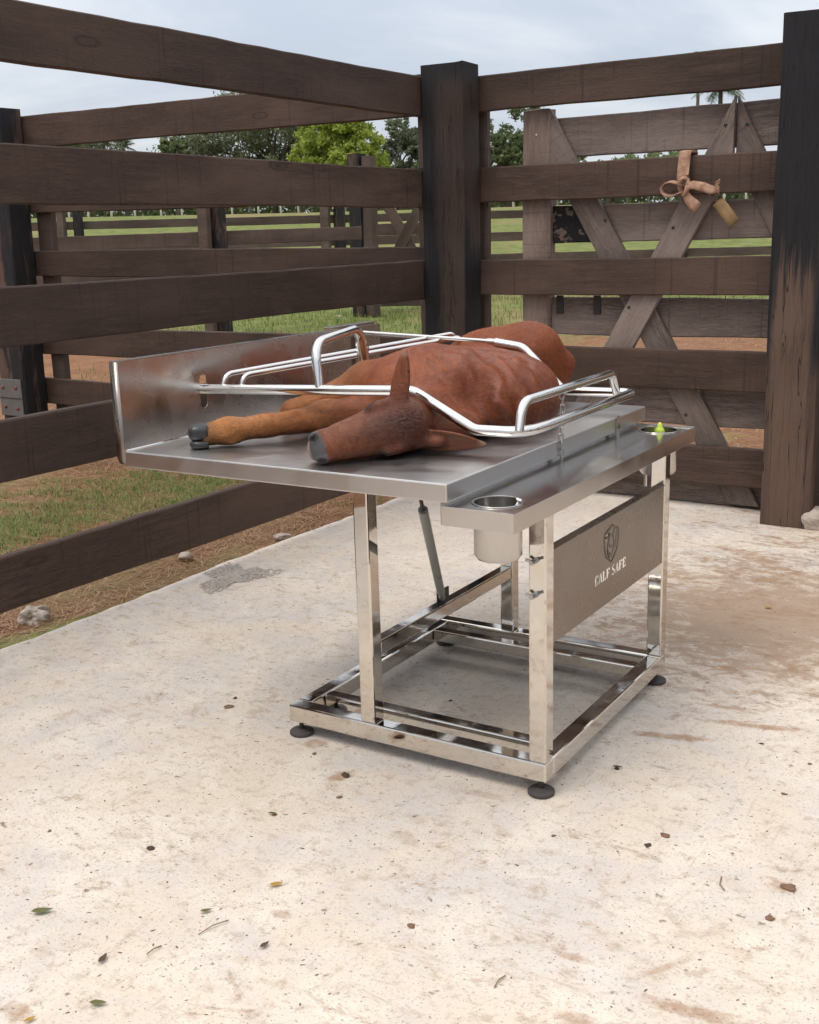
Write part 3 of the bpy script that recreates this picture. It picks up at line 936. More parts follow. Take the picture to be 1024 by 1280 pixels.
spl([(PY0, PZ0), (PY1, PZ0), (PY1, PZ1), (PY0, PZ1)])
yy = 0.337
cw, chh = 0.0262, 0.0245
for i, chq in enumerate('CALF SAFE'):
    if chq == ' ':
        yy += 0.012
        continue
    for st_ in LET[chq]:
        spl([(yy + p[0] * cw, 0.508 + p[1] * chh) for p in st_])
    yy += cw + 0.0027
for hx, hz in ((0.463, 0.660), (0.485, 0.652), (0.425, 0.640), (0.452, 0.634), (0.419, 0.626), (0.455, 0.605), (0.505, 0.648)):
    spl([(hx + 0.0032 * math.cos(k * 1.05), hz + 0.0028 * math.sin(k * 1.05)) for k in range(6)])
tmp = bpy.data.objects.new('tmp_sheet', cu)
COL.objects.link(tmp)
bpy.context.view_layer.update()
me = bpy.data.meshes.new_from_object(tmp.evaluated_get(bpy.context.evaluated_depsgraph_get()))
bpy.data.objects.remove(tmp)
sv = [(0.0 - 0.004 + v.co.z, v.co.x, v.co.y) for v in me.vertices]
sf = [tuple(p.vertices) for p in me.polygons]
bpy.data.meshes.remove(me)
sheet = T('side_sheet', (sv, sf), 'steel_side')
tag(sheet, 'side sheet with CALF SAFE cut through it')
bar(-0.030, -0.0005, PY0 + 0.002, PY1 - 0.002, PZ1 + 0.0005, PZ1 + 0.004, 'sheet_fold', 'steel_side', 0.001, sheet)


def ribbon(pts, w, x=-0.0022, closed=False):
    V, F = [], []
    n = len(pts)
    for i in range(n):
        a = pts[(i - 1) % n if closed else max(i - 1, 0)]
        c2 = pts[(i + 1) % n if closed else min(i + 1, n - 1)]
        d = Vector((c2[0] - a[0], c2[1] - a[1]))
        d = d.normalized() if d.length else Vector((1, 0))
        p = Vector((-d.y, d.x)) * w / 2
        V += [(x, pts[i][0] + p.x, pts[i][1] + p.y), (x, pts[i][0] - p.x, pts[i][1] - p.y)]
    for i in range(n if closed else n - 1):
        j = (i + 1) % n
        F.append((2 * i, 2 * i + 1, 2 * j + 1, 2 * j))
    return V, F


shield = [(0.463, 0.664), (0.434, 0.655), (0.404, 0.648), (0.402, 0.630), (0.408, 0.598), (0.420, 0.576), (0.458, 0.552), (0.478, 0.563), (0.502, 0.584), (0.514, 0.616), (0.508, 0.648), (0.488, 0.650)]
crest = merge(ribbon(shield, 0.0045, closed=True),
              ribbon([(0.430, 0.650), (0.440, 0.628), (0.428, 0.606), (0.432, 0.582), (0.446, 0.566)], 0.005),
              ribbon([(0.478, 0.650), (0.470, 0.630), (0.478, 0.606), (0.470, 0.584), (0.462, 0.566)], 0.004),
              ribbon([(0.412, 0.636), (0.428, 0.632), (0.446, 0.640), (0.458, 0.630)], 0.006),
              ribbon([(0.498, 0.640), (0.494, 0.614), (0.486, 0.590)], 0.0035),
              ribbon([(0.440, 0.612), (0.452, 0.598), (0.466, 0.604)], 0.004),
              ribbon([(0.424, 0.594), (0.440, 0.586), (0.452, 0.574)], 0.004))
T('crest', crest, 'etch', parent=sheet)

# tray
tray = bar(XL + 0.031, XR, YF, YB, ZL, ZT, 'tray', 'tray', 0.004)
# end wall: a folded sheet with a return flange and a keyhole slot for the clamp bar
cu = bpy.data.curves.new('end_wall', 'CURVE')
cu.dimensions = '2D'
cu.fill_mode = 'BOTH'
cu.extrude = 0.0012
ZP = 1.163
spl([(YF + 0.0, ZT - 0.02), (YB, ZT - 0.02), (YB, ZP), (YF + 0.0, ZP)])


def slot(yc, z0, z1, w):
    pts = []
    for k in range(9):
        a = math.pi * k / 8
        pts.append((yc + w * math.cos(a), z1 + w * math.sin(a)))
    for k in range(9):
        a = math.pi + math.pi * k / 8
        pts.append((yc + w * math.cos(a), z0 + w * math.sin(a)))
    return pts


spl(slot(0.150, 0.998, 1.072, 0.0165))
spl(slot(1.0, 1.03, 1.12, 0.0165))
tmp = bpy.data.objects.new('tmp_wall', cu)
COL.objects.link(tmp)
bpy.context.view_layer.update()
me = bpy.data.meshes.new_from_object(tmp.evaluated_get(bpy.context.evaluated_depsgraph_get()))
bpy.data.objects.remove(tmp)
sv = [(XL + 0.0335 + v.co.z, v.co.x, v.co.y) for v in me.vertices]
sf = [tuple(p.vertices) for p in me.polygons]
bpy.data.meshes.remove(me)
wall = T('end_wall', (sv, sf), 'end_wall')
# flanges of the end wall (front, top, back, outer bottom)
fl_pts = [(YF, ZP), (YF, ZL + 0.035), (YF + 0.012, ZL + 0.008), (YF + 0.04, ZL)]
fv, ff = [], []
prof = fillet([(0, YF - 0.001, ZP), (0, YF - 0.001, ZL + 0.0), (0, YF + 0.06, ZL)], 0.03, 6)
for p in prof:
    fv += [(XL, p.y, p.z), (XL + 0.0335, p.y, p.z)]
for i in range(len(prof) - 1):
    ff.append((2 * i, 2 * i + 2, 2 * i + 3, 2 * i + 1))
fo = T('wall_flange', (fv, ff), 'steel_side', True, wall, R2(12))
fo.modifiers.new('thick', 'SOLIDIFY').thickness = 0.002
T('wall_flange', box(XL, XL + 0.0345, YF + 0.001, YB, ZP + 0.0005, ZP + 0.003), 'steel', parent=wall)
T('wall_flange', box(XL, XL + 0.0345, YB + 0.0005, YB + 0.003, ZL, ZP + 0.003), 'steel', parent=wall)
T('wall_bottom', box(XL, XL + 0.0305, YF + 0.061, YB, ZL - 0.0005, ZL + 0.0015), 'steel', parent=wall)
T('latch_plate', box(XL + 0.002, XL + 0.040, 0.86, 1.14, ZP + 0.0035, ZP + 0.016, 0.002), 'steel', parent=wall)
T('weld_bead', tube([(XL + 0.036, YF + 0.004, ZT + 0.001), (XL + 0.036, YB - 0.01, ZT + 0.001)], 0.003, 6), 'chrome', True, wall)

# narrow side shelf with two cups
SX0, SX1, SY0, SY1, SZ, ST = -0.170, 0.012, -0.207, 1.152, 0.846, 0.049
SX0 = -0.1885
CUPS = ((-0.088, -0.098), (-0.082, 1.062))
CR = 0.062
cu = bpy.data.curves.new('shelf', 'CURVE')
cu.dimensions = '2D'
cu.fill_mode = 'BOTH'
cu.extrude = 0.0012
spl([(SX0, SY0), (SX1, SY0), (SX1, SY1), (SX0, SY1)])
for cx_, cy_ in CUPS:
    spl([(cx_ + CR * math.cos(k * math.pi / 20), cy_ + CR * math.sin(k * math.pi / 20)) for k in range(40)])
tmp = bpy.data.objects.new('tmp_shelf', cu)
COL.objects.link(tmp)
bpy.context.view_layer.update()
me = bpy.data.meshes.new_from_object(tmp.evaluated_get(bpy.context.evaluated_depsgraph_get()))
bpy.data.objects.remove(tmp)
sv = [(v.co.x, v.co.y, SZ - 0.0012 - 0.004 + v.co.z) for v in me.vertices]
sf = [tuple(p.vertices) for p in me.polygons]
bpy.data.meshes.remove(me)
shelf = T('shelf', (sv, sf), 'shelf')
for args in ((SX0, SX1, SY0 - 0.002, SY0, SZ - ST, SZ), (SX0, SX1, SY1, SY1 + 0.002, SZ - ST, SZ), (SX1 + 0.0002, SX1 + 0.0022, SY0 - 0.002, SY1 + 0.002, SZ - ST, SZ), (SX0 - 0.0022, SX0 - 0.0002, SY0 - 0.002, SY1 + 0.002, SZ - ST, ZL - 0.0006)):
    T('shelf_lip', box(*args, 0.0006), 'steel', parent=shelf)
for i, (cx_, cy_) in enumerate(CUPS):
    h_ = 0.145
    rr = CR
    prof = [(rr + 0.005, 0.0005), (rr + 0.004, 0.0022), (rr - 0.002, 0.0015), (rr - 0.002, -h_ + 0.012), (rr - 0.009, -h_ + 0.002), (0.001, -h_ + 0.001), (0.001, -h_ - 0.001), (rr - 0.008, -h_), (rr - 0.0004, -h_ + 0.011), (rr - 0.0003, -0.004)]
    v, f = lathe(prof, 40, (cx_, cy_, SZ - 0.0035))
    T('cup', (v, f[:-2]), 'steel', True, shelf)
T('drain_pipe', tube([(-0.112, 1.03, 0.699), (-0.112, 1.03, 0.655)], 0.006, 10), 'chrome', True, shelf)
# upright flat bracket between tray and shelf
T('bracket', box(-0.1705, -0.168, 0.905, 0.93, 0.842, 0.905), 'steel', parent=shelf)

# gas strut
p0, p1 = Vector((-0.578, 0.455, 0.352)), Vector((-0.300, -0.125, 0.845))
d = (p1 - p0)
strut = T('gas_strut', tube([p0 + d * 0.09, p0 + d * 0.885], 0.0135, 16), 'strut', True)
T('strut_rod', tube([p0 + d * 0.88, p1], 0.0055, 10), 'dark_metal', True, strut)
T('strut_end', tube([p0 + d * 0.02, p0 + d * 0.092], [0.011, 0.009], 10), 'zinc', True, strut)
T('strut_bracket', merge(box(p0.x - 0.013, p0.x - 0.008, p0.y - 0.016, p0.y + 0.018, 0.3455, 0.395, 0.001), box(p0.x + 0.010, p0.x + 0.015, p0.y - 0.016, p0.y + 0.018, 0.3455, 0.395, 0.001)), 'dark_metal', parent=strut)
# print on the strut
tc = bpy.data.curves.new('strut_print', 'FONT')
tc.body = 'LIFT'
tc.size = 0.017
tmp = bpy.data.objects.new('tmp_txt', tc)
COL.objects.link(tmp)
bpy.context.view_layer.update()
me = bpy.data.meshes.new_from_object(tmp.evaluated_get(bpy.context.evaluated_depsgraph_get()))
bpy.data.objects.remove(tmp)
ax = -d.normalized()
tocam = (Vector((1.193, -2.572, 1.5)) - p0)
tocam = (tocam - ax * tocam.dot(ax)).normalized()
sidev = tocam.cross(ax).normalized()
if sidev.x < 0:
    sidev = -sidev
pv = []
for v in me.vertices:
    s_, q_ = v.co.x, v.co.y - 0.006
    ang = 0.35 + (-q_) / 0.0139 * -1.0
    base = p0 + d * 0.30 + ax * s_
    pv.append(base + (tocam * math.cos(ang) + sidev * math.sin(ang)) * 0.0139)
T('strut_print', (pv, [tuple(p.vertices) for p in me.polygons]), 'black_print', parent=strut)
bpy.data.meshes.remove(me)

# clamp frame: two bent cross bars joined by a side rail, a handle on each side and the twin belly rods
TR = 0.0155
fb_ = [(-1.40, 0.150, 1.036), (-0.490, 0.165, 1.070), (-0.300, 0.175, 0.969), (-0.150, 0.175, 0.971), (-0.140, 0.30, 0.972), (-0.150, 0.985, 0.972), (-0.175, 1.0, 0.972), (-0.400, 1.0, 0.968), (-0.555, 1.0, 1.112), (-0.66, 1.0, 1.126)]
path = fillet(fb_, [0.06, 0.06, 0.07, 0.0, 0.05, 0.03, 0.05, 0.06], 8)
clamp = T('clamp_frame', tube(path, TR, 18), 'chrome', True)
T('rear_rod', tube([(-0.65, 1.0, 1.128), (-1.262, 1.0, 1.150)], 0.0075, 12), 'chrome', True, clamp)
T('rod_collar', tube([(-0.665, 1.0, 1.1275), (-0.69, 1.0, 1.1285)], 0.0115, 12), 'chrome', True, clamp)
hR = fillet([(-0.165, 0.180, 0.972), (-0.168, 0.205, 1.050), (-0.170, 0.860, 1.053), (-0.178, 0.925, 0.978)], [0.075, 0.05], 8)
T('handle', tube(hR, 0.0135, 16), 'chrome', True, clamp)
hL = fillet([(-0.812, 0.160, 1.056), (-0.835, 0.170, 1.195), (-0.885, 0.485, 1.215), (-0.892, 0.535, 1.06)], [0.065, 0.06], 8)
T('handle', tube(hL, 0.0145, 16), 'chrome', True, clamp)
T('belly_rod', tube(fillet([(-1.185, 0.153, 1.045), (-1.180, 0.165, 1.090), (-0.905, 1.13, 1.140), (-0.89, 1.15, 1.10)], [0.05, 0.03], 8), 0.0085, 12), 'chrome', True, clamp)
T('belly_rod', tube(fillet([(-1.112, 0.155, 1.047), (-1.107, 0.165, 1.090), (-0.86, 1.10, 1.130), (-0.85, 1.12, 1.10)], [0.05, 0.03], 8), 0.0085, 12), 'chrome', True, clamp)
T('hook', tube(fillet([(-0.905, 0.50, 1.165), (-0.905, 0.51, 1.10), (-0.885, 0.52, 1.085), (-0.885, 0.53, 1.15)], 0.015), 0.005, 8), 'chrome', True, clamp)
# chain from the handle down through the gap beside the tray
zc_, k = 1.036, 0
lv = None
while zc_ > 0.735:
    hh, ww = 0.0135, 0.0065
    pts = []
    for q in range(14):
        a = 2 * math.pi * q / 14
        s1, c1 = math.sin(a), math.cos(a)
        pts.append((ww * c1, 0, (hh - ww) * (1 if s1 > 0 else -1) + ww * s1))
    o = T('chain_link', tube(pts, 0.0021, 7, closed=True), 'zinc', True, clamp)
    o.location = (-0.1695 + 0.0015 * math.sin(k), 0.470 + 0.003 * math.sin(k * 0.7), zc_)
    o.rotation_euler = (0, 0.08 * math.sin(k * 1.3), R2(35 + 90 * (k % 2)))
    zc_ -= 0.0215
    k += 1

# ------------------------------------------------------------------ things left in the cups
M['lime'] = simple('lime_plastic', (0.56, 0.74, 0.10), 0.4, 0, 0.05, 20, 0.02)
M['lime'].node_tree.nodes['Principled BSDF'].inputs['Subsurface Weight'].default_value = 0.2
rotm = Matrix.Rotation(TROT, 4, 'Z')
bq = empty('dropper_bottle', rotm @ Vector((-0.072, 1.045, 0.7005)), TROT)
tag(bq, 'lime green ribbed dropper bottle standing in the rear cup of the table shelf', 'bottle')
mk('body', *lathe([(0.0, 0.0), (0.024, 0.001), (0.025, 0.006), (0.025, 0.104), (0.022, 0.110), (0.014, 0.112)], 24), M['lime'], bq, True)
mk('cap', *lathe([(0.0215, 0.112), (0.0225, 0.114), (0.0225, 0.128), (0.0205, 0.131), (0.0175, 0.133), (0.0165, 0.139), (0.0175, 0.141), (0.0125, 0.152), (0.0085, 0.158), (0.0085, 0.161), (0.0045, 0.170), (0.0015, 0.172)], 24), M['lime'], bq, True)
m, t, b = new_mat('clear_plastic')
setin(t, b, Base_Color=(0.9, 0.93, 0.95), Roughness=0.12, IOR=1.35, **{'Transmission_Weight': 0.75})
M['clear'] = m
M['white_plastic'] = simple('white_plastic', (0.75, 0.75, 0.74), 0.4, 0, 0.03)
sy = empty('syringe', rotm @ Vector((-0.072, -0.085, 0.706)), TROT)
tag(sy, 'clear plastic syringe leaning in the front cup of the table shelf', 'syringe')
a_, b_ = Vector((-0.030, 0.0, 0.01)), Vector((0.030, 0.022, 0.142))
dd = (b_ - a_)
mk('barrel', *tube([a_ + dd * 0.12, a_ + dd * 0.78], 0.0085, 14), M['clear'], sy, True)
mk('plunger', *tube([a_ + dd * 0.5, a_ + dd * 0.97], 0.0045, 10), M['white_plastic'], sy, True)
mk('thumb_rest', *tube([a_ + dd * 0.965, a_ + dd * 0.985], 0.0105, 14), M['white_plastic'], sy, True)
mk('finger_flange', *tube([a_ + dd * 0.775, a_ + dd * 0.79], 0.013, 14), M['clear'], sy, True)
mk('nozzle', *tube([a_, a_ + dd * 0.125], [0.002, 0.004], 8), M['white_plastic'], sy, True)

# ------------------------------------------------------------------ cloth strap tied round the second rail
M['cloth'] = simple('salmon_webbing', (0.50, 0.29, 0.185), 0.95, 0, 0.45, 45, 1.0)
m, t, b = new_mat('salmon_webbing')
co = nd(t, 'ShaderNodeTexCoord').outputs['Object']
wv1 = nd(t, 'ShaderNodeTexWave', {'Scale': 95.0, 'Distortion': 1.5, 'Vector': mapping(t, co, (1, 1, 1.0), rot=(0.3, 0.2, 0.8))}).outputs['Fac']
n1 = noise(t, co, 30.0, 6, 0.7)
n2 = noise(t, co, 120.0, 4, 0.7)
c = mixc(t, mapr(t, n1, 0.32, 0.66), (0.34, 0.16, 0.10), (0.62, 0.40, 0.28))
c = mixc(t, mapr(t, n2, 0.52, 0.7, 0, 0.5), c, (0.24, 0.13, 0.08))
c = mixc(t, mapr(t, wv1, 0.3, 0.7, 0, 0.25), c, (0.70, 0.50, 0.37))
setin(t, b, Base_Color=c, Roughness=0.95, **{'Specular_IOR_Level': 0.1})
bump(t, b, math_(t, 'ADD', math_(t, 'MULTIPLY', wv1, 0.5), math_(t, 'ADD', n1, n2)), 1.0, 0.004)
M['cloth'] = m
M['cloth2'] = simple('tan_webbing', (0.30, 0.19, 0.09), 0.85, 0, 0.25, 60, 0.4)


def strap(path, w, th, wdirs):
    """flat webbing along a path; wdirs gives the width direction at each point"""
    P = [Vector(p) for p in path]
    V, F = [], []
    for i, p in enumerate(P):
        dd = (P[min(i + 1, len(P) - 1)] - P[max(i - 1, 0)]).normalized()
        wd = Vector(wdirs[i]) if isinstance(wdirs, list) else Vector(wdirs)
        wd = (wd - dd * wd.dot(dd)).normalized()
        nn = dd.cross(wd)
        ww = w[i] if isinstance(w, list) else w
        for a, bb in ((-1, -1), (-0.3, -1.25), (0.3, -1.25), (1, -1), (1, 1), (0.3, 1.25), (-0.3, 1.25), (-1, 1)):
            V.append(p + wd * (a * ww / 2) + nn * (bb * th / 2))
    n = len(P)
    for i in range(n - 1):
        for k in range(8):
            F.append((i * 8 + k, i * 8 + (k + 1) % 8, (i + 1) * 8 + (k + 1) % 8, (i + 1) * 8 + k))
    F.append(tuple(range(8))[::-1]); F.append(tuple((n - 1) * 8 + k for k in range(8)))
    return V, F


rp = Vector((-0.842, 3.385, 1.70))
ro = tag(empty('cloth_tie', rp), 'salmon cloth webbing tied in a bow round the second rail of the right fence', 'tie')
q = lambda pts: [Vector(p) for p in pts]
mk('band', *strap(fillet(q([(0.006, 0.085, 0.172), (0.0, -0.005, 0.182), (-0.008, -0.012, 0.06), (0.0, -0.018, 0.0)]), 0.018), 0.062, 0.010, (1, 0, 0)), M['cloth'], ro, True)
mk('band', *strap(q([(0.006, 0.085, 0.172), (0.01, 0.088, 0.0), (0.02, 0.088, -0.07)]), 0.055, 0.008, (1, 0, 0)), M['cloth'], ro, True)
kn = []
for k in range(15):
    a = 2 * math.pi * k / 14
    kn.append((0.006 + 0.022 * math.cos(a), -0.030 + 0.012 * math.sin(2 * a), 0.005 + 0.042 * math.sin(a)))
mk('knot', *strap(q(kn), 0.026, 0.016, (0.2, 1, 0.1)), M['cloth'], ro, True)
lp = [(0.0, -0.03, 0.012)]
for k in range(9):
    a = R2(75 + 210 * k / 8)
    lp.append((-0.062 + 0.048 * math.cos(a), -0.035, -0.004 + 0.036 * math.sin(a)))
lp.append((0.0, -0.03, -0.02))
mk('loop', *strap(q(lp), 0.040, 0.0065, (0.1, 1, 0.25)), M['cloth'], ro, True)
mk('tail', *strap(q([(0.01, -0.03, 0.0), (0.06, -0.042, 0.010), (0.11, -0.040, -0.002), (0.150, -0.035, -0.018), (0.185, -0.032, -0.020)]), [0.03, 0.042, 0.046, 0.044, 0.03], 0.0065, (0.1, 0.15, 1)), M['cloth'], ro, True)
for k in range(5):
    z0 = -0.03 + 0.012 * k
    mk('fringe', *tube(q([(0.172, -0.034, z0 - 0.002), (0.186, -0.036, z0 + 0.004), (0.196, -0.038, z0 + (0.014 if k > 2 else -0.016 + 0.004 * k))]), [0.006, 0.005, 0.003], 6), M['cloth'], ro, True)
mk('tail', *strap(q([(0.01, -0.03, -0.02), (0.03, -0.035, -0.055), (0.065, -0.035, -0.09), (0.085, -0.03, -0.105)]), [0.03, 0.045, 0.058, 0.05], 0.0065, (1, 0.2, 0.6)), M['cloth'], ro, True)
mk('strap_end', *strap(q([(0.16, 0.05, -0.075), (0.20, 0.02, -0.11), (0.265, 0.0, -0.185)]), 0.062, 0.008, (1, 0.0, 0.75)), M['cloth2'], ro, True)
# ------------------------------------------------------------------ the calf (one continuous body from a smooth union of muscles)
def V3(*a):
    return np.array(a, float)


HC, HM = V3(-0.453, 0.043, 1.000), V3(-0.600, -0.150, 0.947)       # brain case and muzzle centres
hA = (HM - HC) / np.linalg.norm(HM - HC)
cr_, cu_ = V3(0.8517, 0.5233, -0.0265), V3(-0.1020, 0.2153, 0.9712)
hL_ = 0.34 * cr_ - 0.94 * cu_
hL_ -= hA * (hL_ @ hA)
hL_ /= np.linalg.norm(hL_)
hN = np.cross(hA, hL_)
if hN @ V3(0.51, -0.82, 0.24) < 0:
    hN = -hN
HEAD = np.stack([hA, hL_, hN], 1)                                # columns


HS = V3(0.93, 0.95, 0.90)          # head size along, across and through


def hp(a, l, n):
    return HC + HEAD @ (V3(a, l, n) * HS)


prims = []     # (kind, params, blend k, flow direction)


def ell(c, r, k=0.04, flow=(0, 1, 0), frame=None):
    r = V3(*r) * (HS if frame is not None else 1.0)
    prims.append(('e', (V3(*c) if not isinstance(c, np.ndarray) else c, V3(*r), frame), k, V3(*flow) if not isinstance(flow, np.ndarray) else flow))


def cone(a, ra, b2, rb, k=0.03, flow=None):
    a = np.array(a, float); b2 = np.array(b2, float)
    prims.append(('c', (a, b2, ra, rb), k, (b2 - a) / np.linalg.norm(b2 - a) if flow is None else V3(*flow)))


def ear(base, tip, wdir, W_, th, k=0.012, cup=5.0):
    base = np.array(base, float); tip = np.array(tip, float)
    L = np.linalg.norm(tip - base)
    s = (tip - base) / L
    w = np.array(wdir, float); w -= s * (w @ s); w /= np.linalg.norm(w)
    prims.append(('l', (base, s, w, np.cross(s, w), L, W_, th, cup), k, s))


# trunk (spine towards +x, legs towards -x, head at the near end)
ell((-0.545, 0.645, 0.978), (0.262, 0.325, 0.155), 0.05, (0.15, 1, 0.0))
ell((-0.60, 0.40, 1.025), (0.165, 0.15, 0.115), 0.06, (-0.5, 0.8, 0))
ell((-0.70, 0.76, 0.985), (0.20, 0.23, 0.125), 0.06, (-0.2, 1, 0))
ell((-0.42, 0.60, 0.995), (0.12, 0.24, 0.125), 0.05, (0.1, 1, -0.2))
cone((-0.60, 0.84, 0.990), 0.115, (-0.67, 1.10, 0.995), 0.112, 0.07, (0, 1, 0))
ell((-0.73, 1.165, 1.020), (0.225, 0.135, 0.145), 0.06, (0.1, 0.8, -0.4))
ell((-0.60, 1.15, 1.100), (0.10, 0.09, 0.090), 0.06, (0.1, 0.8, -0.4))
ell((-0.62, 1.225, 0.99), (0.12, 0.09, 0.10), 0.06, (0.1, 0.6, -0.6))
ell((-0.80, 1.10, 0.995), (0.19, 0.12, 0.095), 0.05, (-1, 0, 0))
# tail lying over the back edge
cone((-0.555, 1.19, 1.095), 0.038, (-0.512, 1.255, 1.035), 0.028, 0.05)
cone((-0.512, 1.255, 1.035), 0.026, (-0.56, 1.305, 0.86), 0.017, 0.04)
# shoulder blade, point of shoulder and hip bone under the skin
ell((-0.475, 0.43, 1.082), (0.06, 0.12, 0.050), 0.05, (-0.3, 1, 0))
ell((-0.60, 0.50, 1.115), (0.10, 0.05, 0.04), 0.06, (-0.5, 0.8, 0))
# neck, pressed under the front bar
cone(hp(-0.030, 0.0, -0.085), 0.072, (-0.52, 0.30, 0.980), 0.085, 0.035, (-0.1, 1, 0))
cone((-0.50, 0.26, 0.980), 0.080, (-0.55, 0.45, 1.0), 0.135, 0.06, (-0.1, 1, 0))
ell((-0.44, 0.30, 0.955), (0.085, 0.12, 0.050), 0.04, (0, 1, 0))
# head
fl_ = -hA
ell(hp(-0.006, 0, -0.048), (0.070, 0.082, 0.078), 0.025, fl_, HEAD)
ell(hp(-0.042, 0, -0.016), (0.034, 0.050, 0.036), 0.025, fl_, HEAD)
ell(hp(0.030, 0, -0.024), (0.074, 0.074, 0.050), 0.025, fl_, HEAD)
for i_, (a_, r_l, r_n, cn) in enumerate(((0.075, 0.070, 0.056, -0.038), (0.120, 0.064, 0.050, -0.036), (0.165, 0.057, 0.046, -0.034), (0.205, 0.053, 0.042, -0.032))):
    ell(hp(a_, 0.0, cn), (0.052, r_l, r_n), 0.03, fl_, HEAD)
ell(hp(0.245, 0.0, -0.032), (0.038, 0.056, 0.043), 0.02, fl_, HEAD)
ell(hp(0.262, 0, -0.062), (0.022, 0.040, 0.024), 0.014, fl_, HEAD)
cone(hp(-0.01, 0, -0.120), 0.050, hp(0.19, 0, -0.082), 0.034, 0.035, fl_)
for sgn in (-1, 1):
    ell(hp(0.010, sgn * 0.056, -0.080), (0.066, 0.026, 0.050), 0.025, fl_, HEAD)
    ell(hp(0.050, sgn * 0.068, -0.006), (0.034, 0.014, 0.016), 0.018, fl_, HEAD)      # brow ridge
    ell(hp(0.262, sgn * 0.034, -0.014), (0.020, 0.019, 0.021), 0.010, fl_, HEAD)      # nostril wings
# ears
e1b, e1t = hp(-0.020, -0.064, -0.026), V3(-0.446, 0.056, 1.196)
e2b, e2t = hp(-0.046, 0.062, -0.034), V3(-0.262, 0.165, 0.932)
cone(e1b, 0.020, e1b * 0.72 + e1t * 0.28, 0.012, 0.022)
cone(e2b, 0.022, e2b * 0.70 + e2t * 0.30, 0.016, 0.022)
ear(e1b * 0.93 + e1t * 0.07, e1t, 0.9 * cr_ + V3(0.1, -0.25, 0), 0.0195, 0.0068)
ear(e2b * 0.93 + e2t * 0.07, e2t, 0.85 * cu_ + V3(0.2, -0.5, 0), 0.027, 0.0072)
# lower foreleg, stretched forward along the tray to the hoof
fk, ff_, fh = V3(-0.862, 0.245, 0.962), V3(-1.030, -0.012, 0.945), V3(-1.068, -0.058, 0.941)
cone((-0.62, 0.33, 0.985), 0.075, fk, 0.043, 0.05)
ell(fk + V3(0.0, 0, 0.006), (0.056, 0.056, 0.048), 0.025, (-0.6, -0.75, 0))
cone(fk, 0.043, fk * 0.35 + ff_ * 0.65, 0.0325, 0.025)
cone(fk * 0.4 + ff_ * 0.6, 0.0325, ff_, 0.037, 0.02)
ell(ff_, (0.046, 0.046, 0.041), 0.02, (-0.6, -0.75, 0))
cone(ff_, 0.034, fh, 0.037, 0.02)
cone(ff_ + V3(0.03, 0.0, -0.018), 0.012, ff_ + V3(0.03, -0.02, -0.026), 0.008, 0.012)   # dew claw
# upper foreleg, folded at the knee
uk = V3(-1.035, 0.320, 0.955)
cone((-0.60, 0.42, 1.085), 0.078, (-0.80, 0.40, 1.050), 0.066, 0.06)
cone((-0.80, 0.40, 1.050), 0.062, uk, 0.035, 0.04)
ell(uk, (0.042, 0.038, 0.036), 0.025, (-1, 0, 0))
cone(uk, 0.030, (-0.95, 0.47, 0.943), 0.025, 0.02)
cone((-0.95, 0.47, 0.943), 0.027, (-0.88, 0.55, 0.94), 0.032, 0.025)
# hind legs towards the end wall
cone((-0.82, 1.07, 1.0), 0.075, (-1.00, 0.96, 0.965), 0.045, 0.05)
cone((-1.00, 0.96, 0.965), 0.040, (-1.10, 1.02, 0.94), 0.030, 0.03)
cone((-1.10, 1.02, 0.94), 0.028, (-1.16, 0.90, 0.937), 0.030, 0.03)


